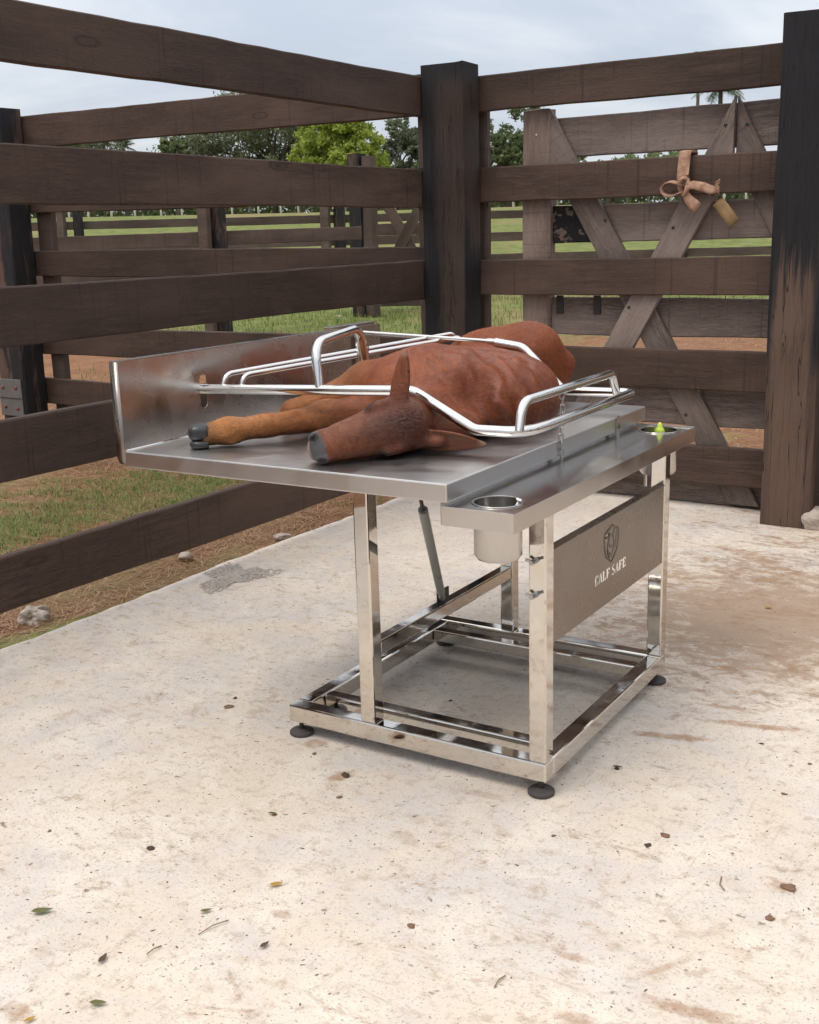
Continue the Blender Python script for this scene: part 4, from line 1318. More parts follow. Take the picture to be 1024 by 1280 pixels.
def sdf(P, want_flow=False, sel=None):
    d = np.full(len(P), 10.0)
    if want_flow:
        acc = np.zeros((len(P), 3)); wsum = np.zeros(len(P)) + 1e-9
    for pi_, (kind, a, k, fl2) in enumerate(prims):
        if sel is not None and not sel[pi_]:
            continue
        if kind == 'e':
            c, r, fr2 = a
            q = P - c
            if fr2 is not None:
                q = q @ fr2
            k0 = np.sqrt(((q / r) ** 2).sum(1)) + 1e-9
            k1 = np.sqrt(((q / (r * r)) ** 2).sum(1)) + 1e-9
            di = k0 * (k0 - 1) / k1
        elif kind == 'c':
            p0, p1, r0, r1 = a
            ba = p1 - p0
            h = np.clip(((P - p0) @ ba) / (ba @ ba), 0, 1)
            di = np.sqrt(((P - p0 - h[:, None] * ba) ** 2).sum(1)) - (r0 + (r1 - r0) * h)
        else:
            base, s, w, nn, L, W_, th, cup = a
            q = P - base
            qs, qw, qn = q @ s, q @ w, q @ nn
            u = np.clip(qs / L, 0, 1)
            prof = W_ * np.clip(np.sin(np.pi * np.clip(0.30 + 0.70 * u, 0, 1) ** 0.95), 0, 1) ** 0.9 + 0.0030
            over = np.maximum(np.maximum(-qs, qs - L), 0)
            qn2 = qn - cup * qw ** 2 + 0.010 * (1 - u)
            di = np.sqrt((np.maximum(np.abs(qw) - prof, 0)) ** 2 + qn2 ** 2 + over ** 2) - th * (1 - 0.45 * u) * np.clip(1.15 - 0.4 * np.abs(qw) / prof, 0.7, 1)
        hh = np.clip(0.5 + 0.5 * (d - di) / k, 0, 1)
        if want_flow:
            w2 = np.exp(-np.clip(di, -0.05, 1) / 0.018)
            acc += w2[:, None] * fl2
            wsum += w2
        d = d * (1 - hh) + di * hh - k * hh * (1 - hh)
    # carved: nostrils, mouth line, ear cups, hollow in front of the hip
    for sgn in (-1, 1):
        q = (P - hp(0.274, sgn * 0.034, 0.006)) @ HEAD
        q = np.stack([q[:, 0] * 0.85 - sgn * q[:, 1] * 0.5, q[:, 1] * 0.85 + sgn * q[:, 0] * 0.5, q[:, 2]], 1)
        r = V3(0.017, 0.0075, 0.013)
        k0 = np.sqrt(((q / r) ** 2).sum(1)) + 1e-9
        k1 = np.sqrt(((q / (r * r)) ** 2).sum(1)) + 1e-9
        dn = -(k0 * (k0 - 1) / k1)
        hh = np.clip(0.5 + 0.5 * (dn - d) / 0.005, 0, 1)
        d = d * (1 - hh) + dn * hh + 0.005 * hh * (1 - hh)
    # rest on the tray (over the table only)
    tz = np.where((P[:, 1] < YB + 0.02), (ZT + 0.0015) - P[:, 2], -1.0)
    hh = np.clip(0.5 + 0.5 * (tz - d) / 0.02, 0, 1)
    d = d * (1 - hh) + tz * hh + 0.02 * hh * (1 - hh)
    if want_flow:
        return d, acc / wsum[:, None]
    return d


def bound(pr):
    kind, a, k, _ = pr
    if kind == 'e':
        return a[0], a[1].max()
    if kind == 'c':
        return (a[0] + a[1]) / 2, np.linalg.norm(a[1] - a[0]) / 2 + max(a[2], a[3])
    return a[0] + a[1] * a[4] / 2, a[4] / 2 + 0.045


BND = [bound(q) for q in prims]
BC = np.array([q[0] for q in BND]); BR = np.array([q[1] for q in BND])


def chosen(c, r):
    return np.linalg.norm(BC - c, axis=1) - BR < r + 0.11


def by_block(P, fn, cell=0.07):
    key = np.floor(P / cell).astype(np.int64)
    key = key[:, 0] * 1000003 + key[:, 1] * 1009 + key[:, 2]
    order = np.argsort(key, kind='stable')
    cuts = np.nonzero(np.diff(key[order]))[0] + 1
    outs = None
    for ix in np.split(order, cuts):
        Q = P[ix]
        c = (Q.max(0) + Q.min(0)) / 2
        r = fn(Q, chosen(c, np.linalg.norm(Q.max(0) - Q.min(0)) / 2))
        r = r if isinstance(r, tuple) else (r,)
        if outs is None:
            outs = [np.zeros((len(P),) + q.shape[1:]) for q in r]
        for o, q in zip(outs, r):
            o[ix] = q
    return outs if len(outs) > 1 else outs[0]


def surface_nets(lo, hi, h):
    n = np.ceil((hi - lo) / h).astype(int) + 1
    xs = [lo[i] + h * np.arange(n[i]) for i in range(3)]
    # coarse skip: evaluate blocks that may hold the surface
    f = np.full(n, 1.0, np.float32)
    B = 10
    cg = [np.array([xs[a][min(i + B // 2, n[a] - 1)] for i in range(0, n[a], B)]) for a in range(3)]
    cgx, cgy, cgz = np.meshgrid(*cg, indexing='ij')
    cd_ = sdf(np.stack([cgx.ravel(), cgy.ravel(), cgz.ravel()], 1)).reshape(cgx.shape)
    for i in range(0, n[0], B):
        for j in range(0, n[1], B):
            for k in range(0, n[2], B):
                c = V3(xs[0][min(i + B // 2, n[0] - 1)], xs[1][min(j + B // 2, n[1] - 1)], xs[2][min(k + B // 2, n[2] - 1)])
                dc = cd_[i // B, j // B, k // B]
                if abs(dc) > h * B * 0.87 + 0.02:
                    f[i:i + B, j:j + B, k:k + B] = np.sign(dc)
                    continue
                gx, gy, gz = np.meshgrid(xs[0][i:i + B], xs[1][j:j + B], xs[2][k:k + B], indexing='ij')
                f[i:i + B, j:j + B, k:k + B] = sdf(np.stack([gx.ravel(), gy.ravel(), gz.ravel()], 1), sel=chosen(c, h * B)).reshape(gx.shape)
    s = f < 0
    cells = np.zeros(n - 1, np.int32)
    for a in (0, 1):
        for b2 in (0, 1):
            for c in (0, 1):
                cells += s[a:n[0] - 1 + a, b2:n[1] - 1 + b2, c:n[2] - 1 + c]
    act = (cells > 0) & (cells < 8)
    idx = -np.ones(n - 1, np.int64)
    ii = np.argwhere(act)
    idx[act] = np.arange(len(ii))
    Vv = lo + (ii + 0.5) * h
    F = []
    for ax in range(3):
        o1, o2 = [(1, 2), (2, 0), (0, 1)][ax]
        sl0 = [slice(None)] * 3; sl1 = [slice(None)] * 3
        sl0[ax] = slice(0, -1); sl1[ax] = slice(1, None)
        e = np.argwhere(s[tuple(sl0)] != s[tuple(sl1)])
        e = e[(e[:, o1] > 0) & (e[:, o2] > 0) & (e[:, o1] < n[o1] - 1) & (e[:, o2] < n[o2] - 1)]
        u1 = np.zeros(3, int); u1[o1] = 1
        u2 = np.zeros(3, int); u2[o2] = 1
        q = [idx[tuple((e - a * u1 - b2 * u2).T)] for a, b2 in ((0, 0), (1, 0), (1, 1), (0, 1))]
        q = np.stack(q, 1)
        ins = s[tuple(e.T)]
        q[~ins] = q[~ins][:, ::-1]
        F.append(q)
    return Vv, np.concatenate(F)


def grad(P, sel=None, e=0.0012):
    return np.stack([sdf(P + V3(*(e if i == j else 0 for j in range(3))), sel=sel) - sdf(P - V3(*(e if i == j else 0 for j in range(3))), sel=sel) for i in range(3)], 1) / (2 * e)


def subdivide(Vv, F):
    n = len(Vv)
    E = np.concatenate([F[:, [0, 1]], F[:, [1, 2]], F[:, [2, 3]], F[:, [3, 0]]])
    Es = np.sort(E, 1)
    key = Es[:, 0] * n + Es[:, 1]
    uq, inv = np.unique(key, return_inverse=True)
    em = (Vv[uq // n] + Vv[uq % n]) / 2
    m = len(F)
    e0, e1, e2, e3 = (inv[i * m:(i + 1) * m] + n for i in range(4))
    fc = Vv[F].mean(1)
    ci = np.arange(m) + n + len(uq)
    V2 = np.concatenate([Vv, em, fc])
    F2 = np.concatenate([np.stack([F[:, 0], e0, ci, e3], 1), np.stack([e0, F[:, 1], e1, ci], 1), np.stack([ci, e1, F[:, 2], e2], 1), np.stack([e3, ci, e2, F[:, 3]], 1)])
    return V2, F2


def project(P, it=4):
    def go(Q, sel):
        for _ in range(it):
            d = sdf(Q, sel=sel)
            g = grad(Q, sel)
            g2 = (g * g).sum(1) + 1e-6
            Q = Q - np.clip(d / np.maximum(g2, 0.2), -0.006, 0.006)[:, None] * g
        return Q
    return by_block(P, go)


cV, cF = surface_nets(V3(-1.26, -0.24, 0.80), V3(-0.20, 1.40, 1.235), 0.0055)
cV = project(cV, 3)
cV, cF = subdivide(cV, cF)
cV = project(cV, 1)
gN = by_block(cV, lambda Q, sel: grad(Q, sel))
gN /= np.linalg.norm(gN, axis=1)[:, None] + 1e-9
flow = by_block(cV, lambda Q, sel: sdf(Q, True, sel)[1])
flow -= gN * (flow * gN).sum(1)[:, None]
flow /= np.linalg.norm(flow, axis=1)[:, None] + 1e-6

# loose skin: fine folds across the shoulder, ribs showing faintly
def vnoise(P, seed):
    r = np.random.RandomState(seed)
    out = np.zeros(len(P))
    for o in range(6):
        d = r.normal(size=3); d /= np.linalg.norm(d)
        out += np.sin(P @ d * (1.0 + 0.35 * o) * 6.28 + r.uniform(0, 6.28))
    return out / 6


hc = ((cV - HC) @ HEAD) / HS
headm = np.clip(1 - (np.linalg.norm((cV - hp(0.08, 0, -0.04)) / V3(1, 1, 1), axis=1) - 0.19) / 0.055, 0, 1)
wob = vnoise(cV * 4.5, 3)
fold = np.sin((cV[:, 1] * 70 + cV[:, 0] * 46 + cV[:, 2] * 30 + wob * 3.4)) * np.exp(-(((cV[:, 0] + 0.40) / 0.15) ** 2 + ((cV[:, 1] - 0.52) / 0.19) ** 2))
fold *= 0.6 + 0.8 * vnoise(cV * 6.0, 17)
fold2 = np.sin((cV[:, 1] * 40 + cV[:, 0] * 8 + wob * 1.5)) * np.exp(-(((cV[:, 0] + 0.45) / 0.2) ** 2 + ((cV[:, 1] - 0.75) / 0.2) ** 2))
low = vnoise(cV * 2.2, 9)
hair_d = vnoise(cV * 14, 5)
onT = np.clip((cV[:, 2] - ZT - 0.004) / 0.02, 0, 1)
mus = np.exp(-((cV[:, 0] + 0.50 + 0.35 * (cV[:, 1] - 0.5)) / 0.03) ** 2) * np.exp(-((cV[:, 1] - 0.47) / 0.15) ** 2)
mus2 = np.exp(-((cV[:, 1] - 0.60 - 0.25 * (cV[:, 0] + 0.5)) / 0.035) ** 2) * np.exp(-((cV[:, 0] + 0.55) / 0.17) ** 2)
mus3 = np.exp(-((cV[:, 1] - 0.86 + 0.3 * (cV[:, 0] + 0.5)) / 0.05) ** 2) * np.exp(-((cV[:, 0] + 0.42) / 0.13) ** 2)
disp = (0.0095 * fold + 0.0040 * fold2 + 0.009 * mus - 0.014 * mus2 - 0.012 * mus3 + 0.006 * low * (1 - headm) + 0.0007 * hair_d) * onT
curl = np.exp(-((hc[:, 0] + 0.02) / 0.055) ** 2 - (hc[:, 1] / 0.055) ** 2) * (hc[:, 2] > 0)
disp += curl * 0.0013 * np.sin(18 * vnoise(cV * 11, 8) + cV[:, 0] * 160)
cV = cV + gN * disp[:, None]

# coat colours, plus shade painted into the skin folds
n = len(cV)
coat = np.tile(V3(0.275, 0.070, 0.019), (n, 1))


def blend(mask, col):
    global coat
    mask = np.clip(mask, 0, 1)[:, None]
    coat = coat * (1 - mask) + V3(*col) * mask


blend(0.45 + 0.5 * vnoise(cV * 3.1, 21), (0.205, 0.047, 0.014))
blend(np.clip(1.2 - fold * 1.2, 0, 1) * (np.abs(fold) > 0.05) * 0.35, (0.115, 0.026, 0.011))  # painted shade: coat colour darkened in the troughs of the folds
blend((-0.74 - cV[:, 0]) / 0.10 * (cV[:, 1] < 0.62) * (1 - headm), (0.36, 0.130, 0.040))
blend((-0.90 - cV[:, 0]) / 0.12 * (cV[:, 1] < 0.22), (0.52, 0.225, 0.070))
dh = np.linalg.norm((cV - fh - V3(0.006, 0.006, 0)), axis=1)
blend((0.052 - dh) / 0.02 * 0.65, (0.16, 0.075, 0.035))
# head
blend(headm * 0.9, (0.150, 0.040, 0.016))
blend(headm * np.clip((hc[:, 0] - 0.06) / 0.1, 0, 1) * 0.6, (0.215, 0.070, 0.027))
curl2 = np.exp(-((hc[:, 0] - 0.005) / 0.085) ** 2 - (hc[:, 1] / 0.062) ** 2) * (hc[:, 2] > -0.02)
blend(curl2 * (0.75 + 0.25 * vnoise(cV * 20, 33)), (0.030, 0.012, 0.010))
blend(np.exp(-((hc[:, 0] - 0.09) / 0.07) ** 2 - (hc[:, 1] / 0.024) ** 2) * headm * 0.6, (0.075, 0.028, 0.017))
pad = np.clip((hc[:, 0] - 0.2465 + 0.006 * vnoise(cV * 25, 31) - 0.5 * np.clip(np.abs(hc[:, 1]) - 0.038, 0, 1)) / 0.006, 0, 1) * headm
blend(pad, (0.070, 0.068, 0.073))
lip = np.clip((hc[:, 0] - 0.240) / 0.008, 0, 1) * np.clip((-0.034 - hc[:, 2]) / 0.008, 0, 1) * headm
blend(lip, (0.46, 0.31, 0.25))
for sgn in (-1, 1):
    de = np.linalg.norm((cV - hp(0.074, sgn * 0.068, -0.004)) @ HEAD / V3(0.026, 0.022, 0.012 if sgn > 0 else 0.009), axis=1)
    blend((1.2 - de) * 1.6, (0.028, 0.018, 0.014))
    dn = np.linalg.norm((cV - hp(0.272, sgn * 0.034, 0.004)) @ HEAD / V3(1.2, 0.65, 1.0), axis=1)
    blend((0.0140 - dn) / 0.0022, (0.012, 0.010, 0.010))
for (eb, et) in ((e1b, e1t), (e2b, e2t)):
    s = (et - eb) / np.linalg.norm(et - eb)
    q = cV - eb
    u = (q @ s) / np.linalg.norm(et - eb)
    rd = np.linalg.norm(q - (q @ s)[:, None] * s, axis=1)
    earm = (u > 0.15) * (u < 1.1) * (rd < 0.05)
    blend(earm * 0.6, (0.235, 0.075, 0.034))
    blend(earm * np.clip((u - 0.86) / 0.10, 0, 1) * 0.85, (0.40, 0.26, 0.17))

croot = empty('calf', rotm @ Vector((-0.55, 0.5, ZT)), TROT)
tag(croot, 'reddish brown calf lying on its side on the steel table, muzzle towards the camera', 'calf')
OFF = V3(-0.55, 0.5, ZT)

m, t, b = new_mat('calf_coat')
at_ = nd(t, 'ShaderNodeAttribute', attribute_name='coat')
fl_at = nd(t, 'ShaderNodeAttribute', attribute_name='hairflow')
co = nd(t, 'ShaderNodeTexCoord').outputs['Object']
dotp = nd(t, 'ShaderNodeVectorMath', {0: co, 1: fl_at.outputs['Vector']}, operation='DOT_PRODUCT').outputs['Value']
along = nd(t, 'ShaderNodeVectorMath', {0: fl_at.outputs['Vector']}, operation='SCALE')
t.links.new(math_(t, 'MULTIPLY', dotp, -0.88), along.inputs['Scale'])
cs = nd(t, 'ShaderNodeVectorMath', {0: co, 1: along.outputs[0]}, operation='ADD').outputs[0]
s1 = noise(t, cs, 260.0, 4, 0.6)
s2 = noise(t, cs, 34.0, 6, 0.7)
s3 = noise(t, co, 9.0, 4, 0.6)
c = mixc(t, mapr(t, s1, 0.3, 0.72, 0, 0.55), at_.outputs['Color'], mixc(t, 1.0, at_.outputs['Color'], (0.42, 0.36, 0.36, 1), 'MULTIPLY'))
c = mixc(t, mapr(t, s2, 0.42, 0.68, 0, 0.6), c, mixc(t, 1.0, c, (1.55, 1.65, 1.75, 1), 'MULTIPLY'))
c = mixc(t, mapr(t, s2, 0.48, 0.30, 0, 0.7), c, mixc(t, 1.0, c, (0.42, 0.36, 0.34, 1), 'MULTIPLY'))
c = mixc(t, mapr(t, s3, 0.35, 0.68, 0, 0.22), c, mixc(t, 1.0, c, (0.6, 0.55, 0.55, 1), 'MULTIPLY'))
hairy = at_.outputs['Alpha']
c = mixc(t, hairy, at_.outputs['Color'], c)
setin(t, b, Base_Color=c, Roughness=mapr(t, hairy, 0, 1, 0.28, 0.35), **{'Specular_IOR_Level': mapr(t, hairy, 0, 1, 0.55, 0.42)})
bump(t, b, math_(t, 'ADD', math_(t, 'MULTIPLY', s1, 0.4), s2), 0.6, 0.007)
M['coat'] = m

me = bpy.data.meshes.new('body')
Lc = cV - OFF
me.vertices.add(len(Lc)); me.vertices.foreach_set('co', Lc.astype(np.float32).ravel())
nf_ = len(cF)
me.loops.add(nf_ * 4); me.loops.foreach_set('vertex_index', cF.astype(np.int32).ravel())
me.polygons.add(nf_); me.polygons.foreach_set('loop_start', np.arange(0, nf_ * 4, 4, dtype=np.int32))
me.polygons.foreach_set('loop_total', np.full(nf_, 4, np.int32)) if bpy.app.version < (4, 1) else None
me.update(calc_edges=True)
me.validate()
me.polygons.foreach_set('use_smooth', np.ones(len(me.polygons), bool))
a1 = me.attributes.new('coat', 'FLOAT_COLOR', 'POINT')
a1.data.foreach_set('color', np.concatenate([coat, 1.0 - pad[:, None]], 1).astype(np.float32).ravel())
a2 = me.attributes.new('hairflow', 'FLOAT_VECTOR', 'POINT')
a2.data.foreach_set('vector', flow.astype(np.float32).ravel())
me.materials.append(M['coat'])
body = link(bpy.data.objects.new('body', me), croot)

# short coat hair lying along the flow: slim triangles rooted in the skin
rs = np.random.RandomState(5)
area_w = np.ones(nf_)
ctr = cV[cF].mean(1)
vis = (gN[cF[:, 0]] @ V3(0.51, -0.82, 0.24)) > -0.35
NH = 150000
fi = rs.choice(np.nonzero(vis)[0], NH)
w4 = rs.dirichlet((1, 1, 1, 1), NH)
hv = (cV[cF[fi]] * w4[:, :, None]).sum(1)
hn = gN[cF[fi, 0]]
hf = flow[cF[fi, 0]] + rs.normal(size=(NH, 3)) * 0.16
hcol = coat[cF[fi, 0]] * rs.uniform(0.45, 1.6, (NH, 1))
keep = (pad[cF[fi, 0]] < 0.3) & (lip[cF[fi, 0]] < 0.8) & (hv[:, 2] > ZT + 0.006)
hv, hn, hf, hcol = hv[keep], hn[keep], hf[keep], hcol[keep]
hq = ((hv - HC) @ HEAD) / HS
curlh = (np.abs(hq[:, 0] + 0.02) < 0.06) & (np.abs(hq[:, 1]) < 0.06) & (hq[:, 2] > -0.02)
hf[curlh] += rs.normal(size=(curlh.sum(), 3)) * 0.7
onhead = np.linalg.norm(hq - V3(0.08, 0, -0.04), axis=1) < 0.22
ln = rs.uniform(0.007, 0.015, len(hv)) * np.where(onhead, 0.7, 1.0)
hf -= hn * (hf * hn).sum(1)[:, None]
hf /= np.linalg.norm(hf, axis=1)[:, None] + 1e-6
eart = np.minimum(np.linalg.norm(hv - (e1b * 0.4 + e1t * 0.6), axis=1), np.linalg.norm(hv - (e2b * 0.4 + e2t * 0.6), axis=1)) < 0.085
ln = np.where(eart, ln * 0.45, ln)
sd_ = np.cross(hf, hn)
tipv = hv + (hf + hn * rs.uniform(0.08, 0.22, (len(hv), 1))) * ln[:, None]
wd_ = 0.0007
HV = np.stack([hv - sd_ * wd_ - hn * 0.001, hv + sd_ * wd_ - hn * 0.001, tipv], 1).reshape(-1, 3) - OFF
me = bpy.data.meshes.new('coat_hair')
me.vertices.add(len(HV)); me.vertices.foreach_set('co', HV.astype(np.float32).ravel())
nt = len(hv)
me.loops.add(nt * 3); me.loops.foreach_set('vertex_index', np.arange(nt * 3, dtype=np.int32))
me.polygons.add(nt); me.polygons.foreach_set('loop_start', np.arange(0, nt * 3, 3, dtype=np.int32))
me.update(calc_edges=True)
a1 = me.attributes.new('coat', 'FLOAT_COLOR', 'POINT')
a1.data.foreach_set('color', np.concatenate([np.repeat(hcol, 3, 0), np.ones((nt * 3, 1))], 1).astype(np.float32).ravel())
m, t, b = new_mat('coat_hair')
at_ = nd(t, 'ShaderNodeAttribute', attribute_name='coat')
setin(t, b, Base_Color=at_.outputs['Color'], Roughness=0.5, **{'Specular_IOR_Level': 0.22})
me.materials.append(m)
tag(link(bpy.data.objects.new('coat_hair', me), croot), kind='stuff')

# hooves, eyes, lashes
M['hoof'] = simple('hoof_horn', (0.030, 0.030, 0.034), 0.32, 0, 0.35, 45, 0.25)
M['eye'] = simple('eye', (0.012, 0.009, 0.008), 0.06, 0, 0.1)
M['lash'] = simple('lashes', (0.03, 0.02, 0.015), 0.6)


def claw(p, ax, up, L, hgt_, wid, side):
    """half of a cloven hoof: blunt wedge, the toe along ax"""
    ax = Vector(ax).normalized(); up = Vector(up); up = (up - ax * up.dot(ax)).normalized()
    sd2 = ax.cross(up)
    V, F = [], []
    ns, nr = 9, 14
    for i in range(ns + 1):
        s = i / ns
        sc = (1.0 + 0.10 * math.sin(s * 2.4)) * (1 - s ** 4) ** 0.5 if s < 1 else 0.0
        sc = max(sc, 0.02)
        lift = -0.10 * hgt_ * s * s
        for k in range(nr):
            a = 2 * math.pi * k / nr
            ca, sa = math.cos(a), math.sin(a)
            ca = math.copysign(abs(ca) ** 0.7, ca); sa = math.copysign(abs(sa) ** 0.7, sa)
            V.append(Vector(p) + ax * (L * s) + sd2 * (wid * 0.5 * ca * sc) + up * (hgt_ * 0.5 * sa * sc * (1 - 0.25 * s) + lift))
    for i in range(ns):
        for k in range(nr):
            F.append((i * nr + k, i * nr + (k + 1) % nr, (i + 1) * nr + (k + 1) % nr, (i + 1) * nr + k))
    F.append(tuple(range(nr))[::-1]); F.append(tuple(ns * nr + k for k in range(nr)))
    return [tuple(V3(*v) - OFF) for v in V], F


hax = fh - ff_
hax = hax / np.linalg.norm(hax)
hax = hax + V3(-0.15, 0.06, 0.02)
upv = np.cross(hax, V3(0, 0, 1)); upv = upv / np.linalg.norm(upv)      # the sole is turned sideways, the claws lie one over the other
for k, (dz, wid) in enumerate(((0.0115, 0.050), (-0.0245, 0.029))):
    v, f = claw(fh + hax * 0.002 + V3(0, 0, dz), hax + V3(0, 0, -0.06 * (1 - k) + 0.03), upv, 0.060 - 0.004 * k, 0.078, wid, 1)
    mk('hoof_claw', v, f, M['hoof'], croot, True)
for k, dz in ((0, 0.014), (1, -0.015)):
    v, f = claw(V3(-0.875, 0.558, 0.938 + dz), (0.5, 0.85, 0), (0.85, -0.5, 0), 0.06, 0.055, 0.03, 1)
    mk('hoof_claw', v, f, M['hoof'], croot, True)
    v, f = claw(V3(-1.165, 0.895, 0.936 + dz), (-0.4, -0.9, 0), (0.9, -0.4, 0), 0.06, 0.055, 0.03, 1)
    mk('hoof_claw', v, f, M['hoof'], croot, True)
for sgn in (-1, 1):
    c_ = hp(0.076, sgn * 0.0635, -0.010) - OFF
    v, f = lathe([(0.0005, -0.0135), (0.007, -0.0115), (0.0118, -0.0065), (0.0135, 0), (0.0118, 0.0065), (0.007, 0.0115), (0.0005, 0.0135)], 18)
    mk('eye', v, f, M['eye'], croot, True, loc=tuple(c_))
# ------------------------------------------------------------------ vegetation
def tree(label, cat, base, h, crown, leafmat, nleaf, lsize, seed, name='broadleaf_tree', trunk_r=0.18, group=None, limbs=6, flatten=0.8, gap=0.0):
    """crown: list of (dx, dy, z, rx, rz) lobes; leaves are small bent faces spread through the lobes"""
    g = random.Random(seed)
    root = tag(empty(name, base), label, cat, group)
    tv, tf = [], []
    vfs = []
    top = Vector((g.uniform(-.3, .3), g.uniform(-.3, .3), h * 0.55))
    vfs.append(tube([Vector((0, 0, -0.3)), Vector((0.05, 0.02, h * 0.2)), top * 0.7, top], [trunk_r * 1.3, trunk_r, trunk_r * 0.8, trunk_r * 0.55], 8))
    for (dx, dy, z, rx, rz) in crown:
        s0 = Vector((0, 0, h * g.uniform(0.25, 0.5)))
        e = Vector((dx, dy, z))
        mid = (s0 + e) / 2 + Vector((g.uniform(-.3, .3), g.uniform(-.3, .3), g.uniform(0, .3)))
        vfs.append(tube([s0, mid, e], [trunk_r * 0.55, trunk_r * 0.35, trunk_r * 0.12], 6))
    mk('trunk', *merge(*vfs), M['bark'], root, True)
    rs = np.random.RandomState(seed)
    cent, wts = [], []
    for c in crown:
        wts.append(c[3] ** 2 * c[4])
    wts = np.array(wts) / sum(wts)
    # clumps inside lobes
    ncl = max(30, nleaf // 70)
    ci = rs.choice(len(crown), ncl, p=wts)
    cl = np.array(crown)[ci]
    u = rs.normal(size=(ncl, 3)); u /= np.linalg.norm(u, axis=1)[:, None]
    rad = rs.uniform(0.35, 1.0, ncl) ** 0.6
    cc = np.stack([cl[:, 0] + u[:, 0] * cl[:, 3] * rad, cl[:, 1] + u[:, 1] * cl[:, 3] * rad, cl[:, 2] + u[:, 2] * cl[:, 4] * rad], 1)
    k = rs.randint(0, ncl, nleaf)
    sz = cl[k, 3] * 0.24
    p = cc[k] + rs.normal(size=(nleaf, 3)) * (sz * V3(1, 1, 0.7)[:, None]).T * 0.55
    a = rs.normal(size=(nleaf, 3)); a /= np.linalg.norm(a, axis=1)[:, None]
    b2 = rs.normal(size=(nleaf, 3)); b2 -= a * (a * b2).sum(1)[:, None]; b2 /= np.linalg.norm(b2, axis=1)[:, None]
    s = lsize * rs.uniform(0.6, 1.4, (nleaf, 1))
    Vv = np.stack([p - a * s, p + b2 * s * 0.55, p + a * s, p - b2 * s * 0.55], 1).reshape(-1, 3)
    Ff = np.arange(nleaf * 4).reshape(-1, 4)
    mk('crown', Vv, Ff, leafmat, root)
    return root


def lobes(w, h0, h1, n, seed, d=0.7):
    g = random.Random(seed)
    out = []
    for i in range(n):
        z = g.uniform(h0, h1)
        f = 1 - 0.55 * abs((z - h0) / (h1 - h0 + 1e-6) - 0.35)
        out.append((g.uniform(-w, w) * f, g.uniform(-w, w) * f * d, z, w * g.uniform(0.3, 0.5), (h1 - h0) * g.uniform(0.22, 0.36)))
    return out


def base_at(px, tt):
    p = at(px, 290, tt)
    return (p.x, p.y, float(hgt(p.x, p.y)))


tree('wide dark olive tree behind the yellow-green tree', 'tree', base_at(345, 84), 8.5, lobes(5.8, 2.6, 8.3, 26, 1), M['leaf_dark'], 42000, 0.115, 1)
tree('bright yellow-green rounded tree, the lightest in the pasture', 'tree', base_at(425, 72), 7.0, lobes(2.7, 1.6, 6.5, 22, 2), M['leaf_lime'], 46000, 0.105, 2)
tree('dull green tree just left of the corner post', 'tree', base_at(497, 88), 6.5, lobes(2.4, 1.8, 6.3, 14, 3), M['leaf_grey'], 20000, 0.11, 3)
tree('grey-green tree right of the corner post', 'tree', base_at(636, 80), 7.0, lobes(2.5, 1.6, 7.4, 14, 4), M['leaf_mid'], 24000, 0.11, 4)
tree('low grey-green tree at the far left above the second rail', 'tree', base_at(95, 84), 6.2, lobes(4.2, 2.0, 6.2, 14, 5), M['leaf_grey'], 20000, 0.115, 5)
tree('small green tree top between the far left tree and the dark tree', 'tree', base_at(226, 80), 5.8, lobes(1.3, 3.4, 5.7, 6, 6), M['leaf_mid'], 3000, 0.15, 6)
tree('small dark green shrub behind the gate', 'shrub', base_at(760, 70), 3.6, lobes(4.5, 0.8, 3.3, 10, 7), M['leaf_mid'], 6000, 0.16, 7, name='shrub')


def palm(label, base, h, fl, seed, nf=18, sag=1.0, name='palm_tree'):
    g = random.Random(seed)
    root = tag(empty(name, base), label, 'palm')
    pts = [Vector((0.15 * math.sin(i / 8 * 2), 0, h * i / 8 - (0.3 if i == 0 else 0))) for i in range(9)]
    mk('trunk', *tube(pts, [0.17 - 0.006 * i for i in range(9)], 8), M['bark'], root, True)
    tp = pts[-1]
    for k in range(nf):
        a = 2 * math.pi * k / nf + g.uniform(-.2, .2)
        el = g.uniform(-0.2, 1.25)
        L = fl * g.uniform(0.8, 1.1)
        V, F = [], []
        prev = None
        ns = 12
        sp = []
        for i in range(ns + 1):
            s = i / ns
            r = L * s * math.cos(el) * (1 - 0.12 * s)
            z = L * s * math.sin(el) - sag * 0.55 * L * s * s
            sp.append(tp + Vector((r * math.cos(a), r * math.sin(a), z)))
        sidev = Vector((-math.sin(a), math.cos(a), 0))
        V, F = tube(sp, [0.025 * (1 - 0.8 * i / ns) + 0.004 for i in range(ns + 1)], 4)
        V = list(V)
        for i in range(1, ns + 1):
            for q in (0, 0.5):
                p = sp[i - 1].lerp(sp[i], q)
                dd = (sp[i] - sp[i - 1]).normalized()
                w = fl * 0.34 * math.sin(math.pi * min(1, (i + q) / (ns + 1)) ** 0.7) + 0.05
                for sg in (-1, 1):
                    tip = p + sidev * sg * w * 0.8 + dd * w * 0.55 + Vector((0, 0, -w * g.uniform(0.15, 0.6)))
                    n0 = len(V)
                    V += [p - dd * 0.03, p + dd * 0.03, tip]
                    F.append((n0, n0 + 1, n0 + 2))
        mk('frond', V, F, M['palm'], root)
    return root


def palm_at(label, px, py, tt, fl, seed, **kw):
    p = at(px, py, tt)
    zb_ = float(hgt(p.x, p.y))
    return palm(label, (p.x, p.y, zb_), p.z - zb_, fl, seed, **kw)


palm_at('palm crown rising above the gate, right of the tied cloth', 898, 112, 62, 1.9, 31, nf=18)
palm_at('palm tip peeking over the top rail on the right', 872, 70, 90, 1.1, 32, nf=10)
palm_at('grey palm standing above the second rail at the left', 152, 183, 85, 1.5, 33, nf=14, sag=0.4)

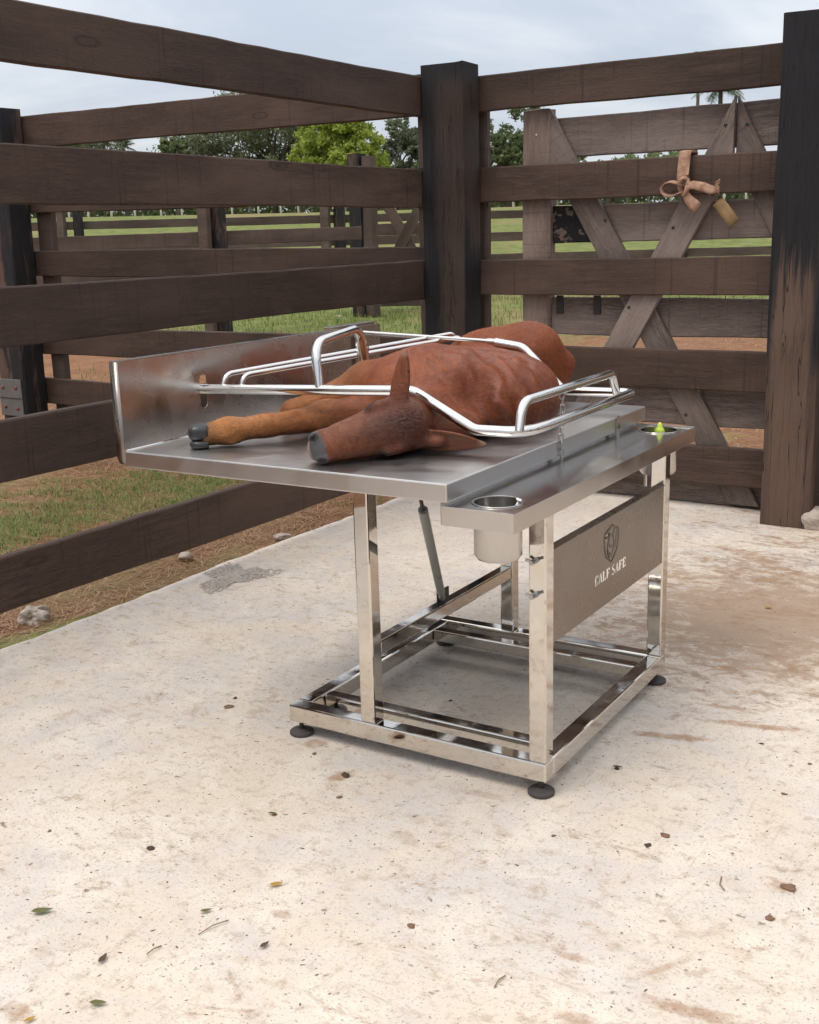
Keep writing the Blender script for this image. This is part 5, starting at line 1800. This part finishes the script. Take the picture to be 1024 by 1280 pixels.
# far wood as one dark mass and whitewashed posts of the pasture fence
rs = np.random.RandomState(11)
nW = 42000
s_ = rs.uniform(0, 1, nW)
pxs = -120 + 1300 * s_
tt_ = 96 + rs.uniform(0, 10, nW)
rv = np.array(_r); fv_ = np.array(_f); uv_ = np.array(_u)
base = np.array(CAM) + tt_[:, None] * (fv_ + rv * ((pxs - 512) / 1422.04)[:, None] - uv_ * ((290 - 640) / 1422.04))
topz = 3.3 + 1.3 * np.abs(np.sin(pxs * 0.021) * np.sin(pxs * 0.0083 + 1)) + 0.8 * np.sin(pxs * 0.11) ** 2
zz = 2.8 + rs.uniform(0, 1, nW) ** 0.8 * topz
p = np.stack([base[:, 0], base[:, 1], zz], 1)
a = rs.normal(size=(nW, 3)); a /= np.linalg.norm(a, axis=1)[:, None]
b2 = rs.normal(size=(nW, 3)); b2 -= a * (a * b2).sum(1)[:, None]; b2 /= np.linalg.norm(b2, axis=1)[:, None]
s = 0.24 * rs.uniform(0.6, 1.4, (nW, 1))
Vv = np.stack([p - a * s, p + b2 * s * 0.6, p + a * s, p - b2 * s * 0.6], 1).reshape(-1, 3)
tag(mk('far_wood', Vv, np.arange(nW * 4).reshape(-1, 4), M['leaf_mid']), 'dark band of far woodland behind the pasture', 'woodland', kind='stuff')
wf = tag(empty('pasture_fence', base_at(250, 72)), 'whitewashed pasture fence posts in front of the far wood', 'fence')
wl = wf.location
for i in range(34):
    px = 30 + i * 29 + rnd.uniform(-5, 5)
    bp = base_at(px, 72)
    v, f = tube([(0, 0, -0.2), (0.0, 0, 0.8), (0.02, 0, 1.5 + rnd.uniform(-.15, .15))], [0.075, 0.07, 0.06], 7)
    mk('fence_stake', v, f, M['white_post'], wf, True, loc=(bp[0] - wl.x, bp[1] - wl.y, bp[2] - wl.z))


# grass and straw near the slab, grass tufts farther out
def inview(x, y):
    v = np.stack([x - CAM.x, y - CAM.y, 0 * x - CAM.z], 1)
    z = v @ fv_
    u = 512 + 1422 * (v @ rv) / z
    w = 640 - 1422 * (v @ uv_) / z
    return (z > 0.5) & (u > -60) & (u < 1090) & (w > 200) & (w < 1300)


def gnoise(x, y, seed, f):
    r = np.random.RandomState(seed)
    o = np.zeros_like(x)
    for i in range(7):
        k = r.normal(size=2) * f * (1 + 0.3 * i)
        o += np.sin(x * k[0] + y * k[1] + r.uniform(0, 6.28))
    return o / 7


def blades(name, n, box_, lenr, wid, seed, keepf, mat, upright=1.0, label=None):
    rs = np.random.RandomState(seed)
    x = rs.uniform(box_[0], box_[1], n); y = rs.uniform(box_[2], box_[3], n)
    k = inview(x, y) & (keepf(x, y, rs.uniform(0, 1, n))) & ~((x > SLAB_L - 0.03) & (y < SLAB_B + 0.02))
    x, y = x[k], y[k]
    n = len(x)
    z = hgt(x, y)
    L = rs.uniform(lenr[0], lenr[1], n)
    az = rs.uniform(0, 6.28, n)
    bend = rs.uniform(0.2, 1.0, n) if upright >= 1 else rs.uniform(0.6, 1.9, n)
    d = np.stack([np.cos(az), np.sin(az), np.zeros(n)], 1)
    sd2 = np.stack([-np.sin(az), np.cos(az), np.zeros(n)], 1)
    base = np.stack([x, y, z], 1)
    up = V3(0, 0, 1)
    if upright > 0:
        mid = base + (d * 0.3 * bend[:, None] + up * 0.6 * upright) * L[:, None]
        tip = base + (d * 0.75 * bend[:, None] + up * (0.95 * upright - 0.25 * bend[:, None])) * L[:, None]
        base = base - up * 0.01
    else:
        t0 = rs.uniform(0.0, 0.012, (n, 1)) * up
        base = base + t0
        mid = base + d * L[:, None] * 0.5 + up * rs.uniform(0, 0.012, (n, 1))
        tip = base + d * L[:, None] + up * rs.uniform(0, 0.02, (n, 1))
    w = wid * rs.uniform(0.6, 1.3, (n, 1))
    Vv = np.stack([base - sd2 * w, base + sd2 * w, mid + sd2 * w * 0.8, mid - sd2 * w * 0.8, tip], 1).reshape(-1, 3)
    i0 = np.arange(n)[:, None] * 5
    F = [np.concatenate([i0, i0 + 1, i0 + 2, i0 + 3], 1), np.concatenate([i0 + 3, i0 + 2, i0 + 4], 1)]
    o = mk(name, Vv, F, mat)
    return tag(o, label, None, None, 'stuff')


green = lambda x, y: gnoise(x, y, 41, 1.5) * 0.6 + gnoise(x, y, 42, 4.0) * 0.35 + np.clip((SLAB_L - 0.5 - x) * 0.10, -0.1, 0.22)
blades('grass', 120000, (-6.5, -2.36, -0.3, 6.2), (0.025, 0.075), 0.0022, 1, lambda x, y, r: r < np.clip((green(x, y) - 0.11) * 3.0, 0.0, 1.0), M['grass'], 0.7, label='patchy green grass between the slab and the back fence')
blades('straw_litter', 90000, (-6.5, -2.34, -0.3, 6.2), (0.03, 0.12), 0.0016, 2, lambda x, y, r: r < np.clip(0.75 - green(x, y) * 1.6, 0.05, 1), M['straw'], 0.0, 'dry straw and leaf litter on the red soil')
blades('meadow_grass', 120000, (-22, 6, 4.3, 26), (0.05, 0.13), 0.006, 3, lambda x, y, r: r < np.clip((gnoise(x, y, 43, 0.5) * 0.9 - 0.05 + np.clip((y - x * 0.6 - 13) / 12, -0.45, 0.7)), 0.0, 1), M['grass'], label='green meadow grass beyond the pens')
blades('scattered_straw', 30000, (-8, 4, 4.3, 14), (0.05, 0.16), 0.003, 4, lambda x, y, r: r < 0.6, M['straw'], 0.0, 'straw strewn on the soil behind the gate')

# ------------------------------------------------------------------ stones, crumbs and leaves
def lump(r, seed, sq=0.6, n=2):
    bm = bmesh.new()
    bmesh.ops.create_icosphere(bm, subdivisions=n, radius=1.0)
    g = np.random.RandomState(seed)
    ks = g.normal(size=(9, 3)) * np.array([2, 2, 2, 2.6, 3, 4, 6, 8, 11])[:, None]
    am = np.array([1, 1, 1, 0.8, 0.7, 0.5, 0.35, 0.3, 0.22])
    ph = g.uniform(0, 6.28, 9)
    V = []
    for v in bm.verts:
        p = V3(*v.co)
        q = 1 + 0.13 * sum(w * math.sin(float(k @ p) + h) for k, h, w in zip(ks, ph, am)) + g.uniform(-0.04, 0.04)
        V.append((p[0] * r * q, p[1] * r * q * 0.8, (p[2] * q * sq + sq * 0.55) * r))
    F = [tuple(v.index for v in f.verts) for f in bm.faces]
    bm.free()
    return V, F


def gpt(px, py, z=0.0):
    d = _f + _r * ((px - 512) / 1422.04) - _u * ((py - 640) / 1422.04)
    return CAM + d * ((z - CAM.z) / d.z)


def stone(label, px, py, r, seed, mat='rock', name='stone', z=-0.03, cat='stone', sq=0.6, group=None):
    p = gpt(px, py, z)
    o = mk(name, *lump(r, seed, sq, 4 if r > 0.04 else 2), M[mat], None, r < 0.04, loc=(p.x, p.y, z))
    o.rotation_euler = (0, 0, seed * 1.7)
    return tag(o, label, cat, group)


stone('pale grey rock on the soil beside the slab at the lower left', 47, 776, 0.066, 3, sq=0.6)
stone('small pale stone on the far grass above the table handle', 423, 400, 0.12, 5, sq=0.6)
stone('flat reddish stone lying by the slab edge below the table', 352, 672, 0.05, 6, sq=0.3)
stone('small stone among the litter under the lowest rail', 232, 697, 0.035, 8, sq=0.5)
stone('rounded grey stone at the foot of the tall black post', 1021, 660, 0.075, 9, z=0.0, sq=0.8)
stone('orange-brown lump of earth glimpsed through the gate', 735, 320, 0.20, 12, 'clay', z=0.0, cat='earth lump', sq=0.8) if 'clay' in M else None

clods = [('double brown dung crumb on the concrete left of the table', 294, 873, 0.014), ('flat brown dung crumb below the double crumb left of the table', 287, 884, 0.020), ('small grey crumb in front of the left table foot', 393, 943, 0.011),
         ('pale clod on the concrete in the left foreground', 189, 1061, 0.016), ('dark crumb on the concrete near the left margin', 62, 1039, 0.008), ('small dark crumb below the flaky dung patch', 343, 1019, 0.010),
         ('dark dung lump right of the front table foot', 771, 961, 0.013), ('dark crumb below the front table foot', 692, 1045, 0.010), ('brown dung clump in the right foreground', 832, 1045, 0.018),
         ('brown dung flake beside the clump in the right foreground', 810, 1057, 0.014), ('tan dung flake near the right margin', 985, 1110, 0.024), ('brown crumb under the tan flake near the right margin', 962, 1148, 0.015),
         ('dark crumb high on the right side of the concrete', 952, 930, 0.010), ('dark crumb near the right edge of the concrete', 1012, 955, 0.009), ('brown crumb on the right side halfway down', 981, 993, 0.012),
         ('flaky brown dung patch in front of the left table foot', 432, 970, 0.022), ('greenish brown dung crumb beside the flaky patch', 424, 997, 0.013), ('brown crumb in the lower middle of the concrete', 514, 1158, 0.014),
         ('small dark stone lying under the table', 563, 876, 0.010)]
for i, (lb, px, py, r) in enumerate(clods):
    stone(lb, px, py, r * 0.72, 40 + i, 'clod' if i % 3 else 'clod_dark', 'dung_crumb', 0.0, 'crumb', 0.24)


def leaf(label, px, py, L, rot, mat, seed):
    p = gpt(px, py, 0.0)
    g = random.Random(seed)
    L *= 0.8
    V, F = [], []
    n = 8
    for i in range(n + 1):
        s = i / n
        w = L * 0.2 * math.sin(math.pi * s ** 0.8) + 0.0004
        z = 0.003 + 0.10 * L * (2 * s - 1) ** 2 + g.uniform(0, 0.001)
        for k in (-1, 0, 1):
            V.append((L * (s - 0.5), k * w, z + abs(k) * w * 0.45))
    for i in range(n):
        for k in (0, 1):
            a = i * 3 + k
            F.append((a, a + 1, a + 4, a + 3))
    o = mk('fallen_leaf', V, F, M[mat], None, True, loc=(p.x, p.y, 0.001))
    o.rotation_euler = (0, 0, rot)
    o.modifiers.new('thick', 'SOLIDIFY').thickness = 0.0007
    return tag(o, label, 'leaf')


leaf('curled olive leaf at the left of the foreground', 53, 1142, 0.062, 0.75, 'green_leaf', 1)
leaf('yellow leaf in the middle of the foreground', 346, 1108, 0.042, 0.9, 'yellow_leaf', 2)
leaf('small dark brown leaf below the olive leaf', 129, 1201, 0.042, 1.9, 'brown_leaf', 3)
leaf('green leaf near the bottom edge at the left', 123, 1257, 0.045, 0.5, 'green_leaf', 4)
leaf('dark brown leaf right of the fallen twigs', 331, 1184, 0.034, 1.5, 'brown_leaf', 5)
leaf('tiny green leaf above the dark brown leaf', 258, 1141, 0.034, 0.9, 'green_leaf', 6)
leaf('orange leaf cut by the bottom edge at the left', 38, 1277, 0.030, 1.3, 'yellow_leaf', 7)
leaf('tiny yellow leaf on the damp stain at the right', 961, 761, 0.045, 0.3, 'yellow_leaf', 8)
leaf('olive leaf scrap in front of the left table foot', 341, 1019, 0.030, 0.4, 'green_leaf', 9)
leaf('dark curled leaf right of the front table foot', 772, 961, 0.036, 0.4, 'brown_leaf', 10)


def twig(label, pxs, r, seed):
    pts = [gpt(px, py, 0.0) for px, py in pxs]
    c = pts[0]
    g = random.Random(seed)
    v, f = tube([Vector((p.x - c.x, p.y - c.y, 0.003 + g.uniform(0, 0.004))) for p in pts], r, 6)
    return tag(mk('dry_twig', v, f, M['twig'], None, True, loc=(c.x, c.y, 0)), label, 'twig')


twig('long bent dry twig in the left foreground', [(248, 1170), (266, 1160), (286, 1153)], 0.0012, 1)
twig('short dry twig left of the bent twig', [(184, 1196), (193, 1189), (202, 1184)], 0.0015, 2)
twig('dry stalk on the concrete at the lower right', [(618, 1236), (624, 1227), (632, 1222)], 0.0015, 3)
twig('hooked dry stalk on the concrete at the right', [(906, 1115), (900, 1107), (902, 1098)], 0.0015, 4)

# fine crumbs strewn over the slab: nobody could count them
rs = np.random.RandomState(77)
vf = []
nC = 8000
X_ = rs.uniform(-2.3, 2.2, nC * 3); Y_ = rs.uniform(-1.6, 3.9, nC * 3)
kk = inview(X_, Y_) & (rs.uniform(0, 1, nC * 3) < 0.35 + 0.5 * gnoise(X_, Y_, 5, 2.0))
X_, Y_ = X_[kk][:nC], Y_[kk][:nC]
proto = [lump(1.0, 500 + i, 0.3, 1) for i in range(6)]
Vv, Ff = [], []
for i in range(len(X_)):
    pv, pf = proto[i % 6]
    r = 0.0008 + 0.0022 * rs.uniform() ** 4
    c1, s1 = math.cos(i), math.sin(i)
    n0 = len(Vv)
    st_ = rs.uniform(1, 2.2)
    Vv += [(X_[i] + (a * st_ * c1 - b2 * s1) * r, Y_[i] + (a * st_ * s1 + b2 * c1) * r, c_ * r) for a, b2, c_ in pv]
    Ff += [tuple(q + n0 for q in f) for f in pf]
tag(mk('crumb_litter', Vv, Ff, M['clod'], None, True), 'fine crumbs of soil and dung strewn over the concrete', None, None, 'stuff')
# broken patch of bare aggregate by the slab edge
Vv, Ff = [], []
for i in range(1700):
    a, r0 = rs.uniform(0, 6.28), rs.uniform(0, 1) ** 0.62
    r0 *= 0.72 + 0.28 * math.sin(3 * a + 1) + 0.12 * math.sin(7 * a)
    p = gpt(292 + 58 * r0 * math.cos(a), 721 + 18 * r0 * math.sin(a) - 0.18 * 52 * r0 * math.cos(a), 0)
    pv, pf = proto[i % 6]
    r = rs.uniform(0.004, 0.006 + 0.013 * max(0.1, 1.0 - r0))
    n0 = len(Vv)
    c1, s1 = math.cos(i), math.sin(i)
    Vv += [(p.x + (x * c1 - y * s1) * r, p.y + (x * s1 + y * c1) * r, -0.001 + z * r * 1.3) for x, y, z in pv]
    Ff += [tuple(q + n0 for q in f) for f in pf]
tag(mk('aggregate_patch', Vv, Ff, M['gravel'], None, True), 'broken rough patch of grey aggregate at the slab edge', None, None, 'stuff')
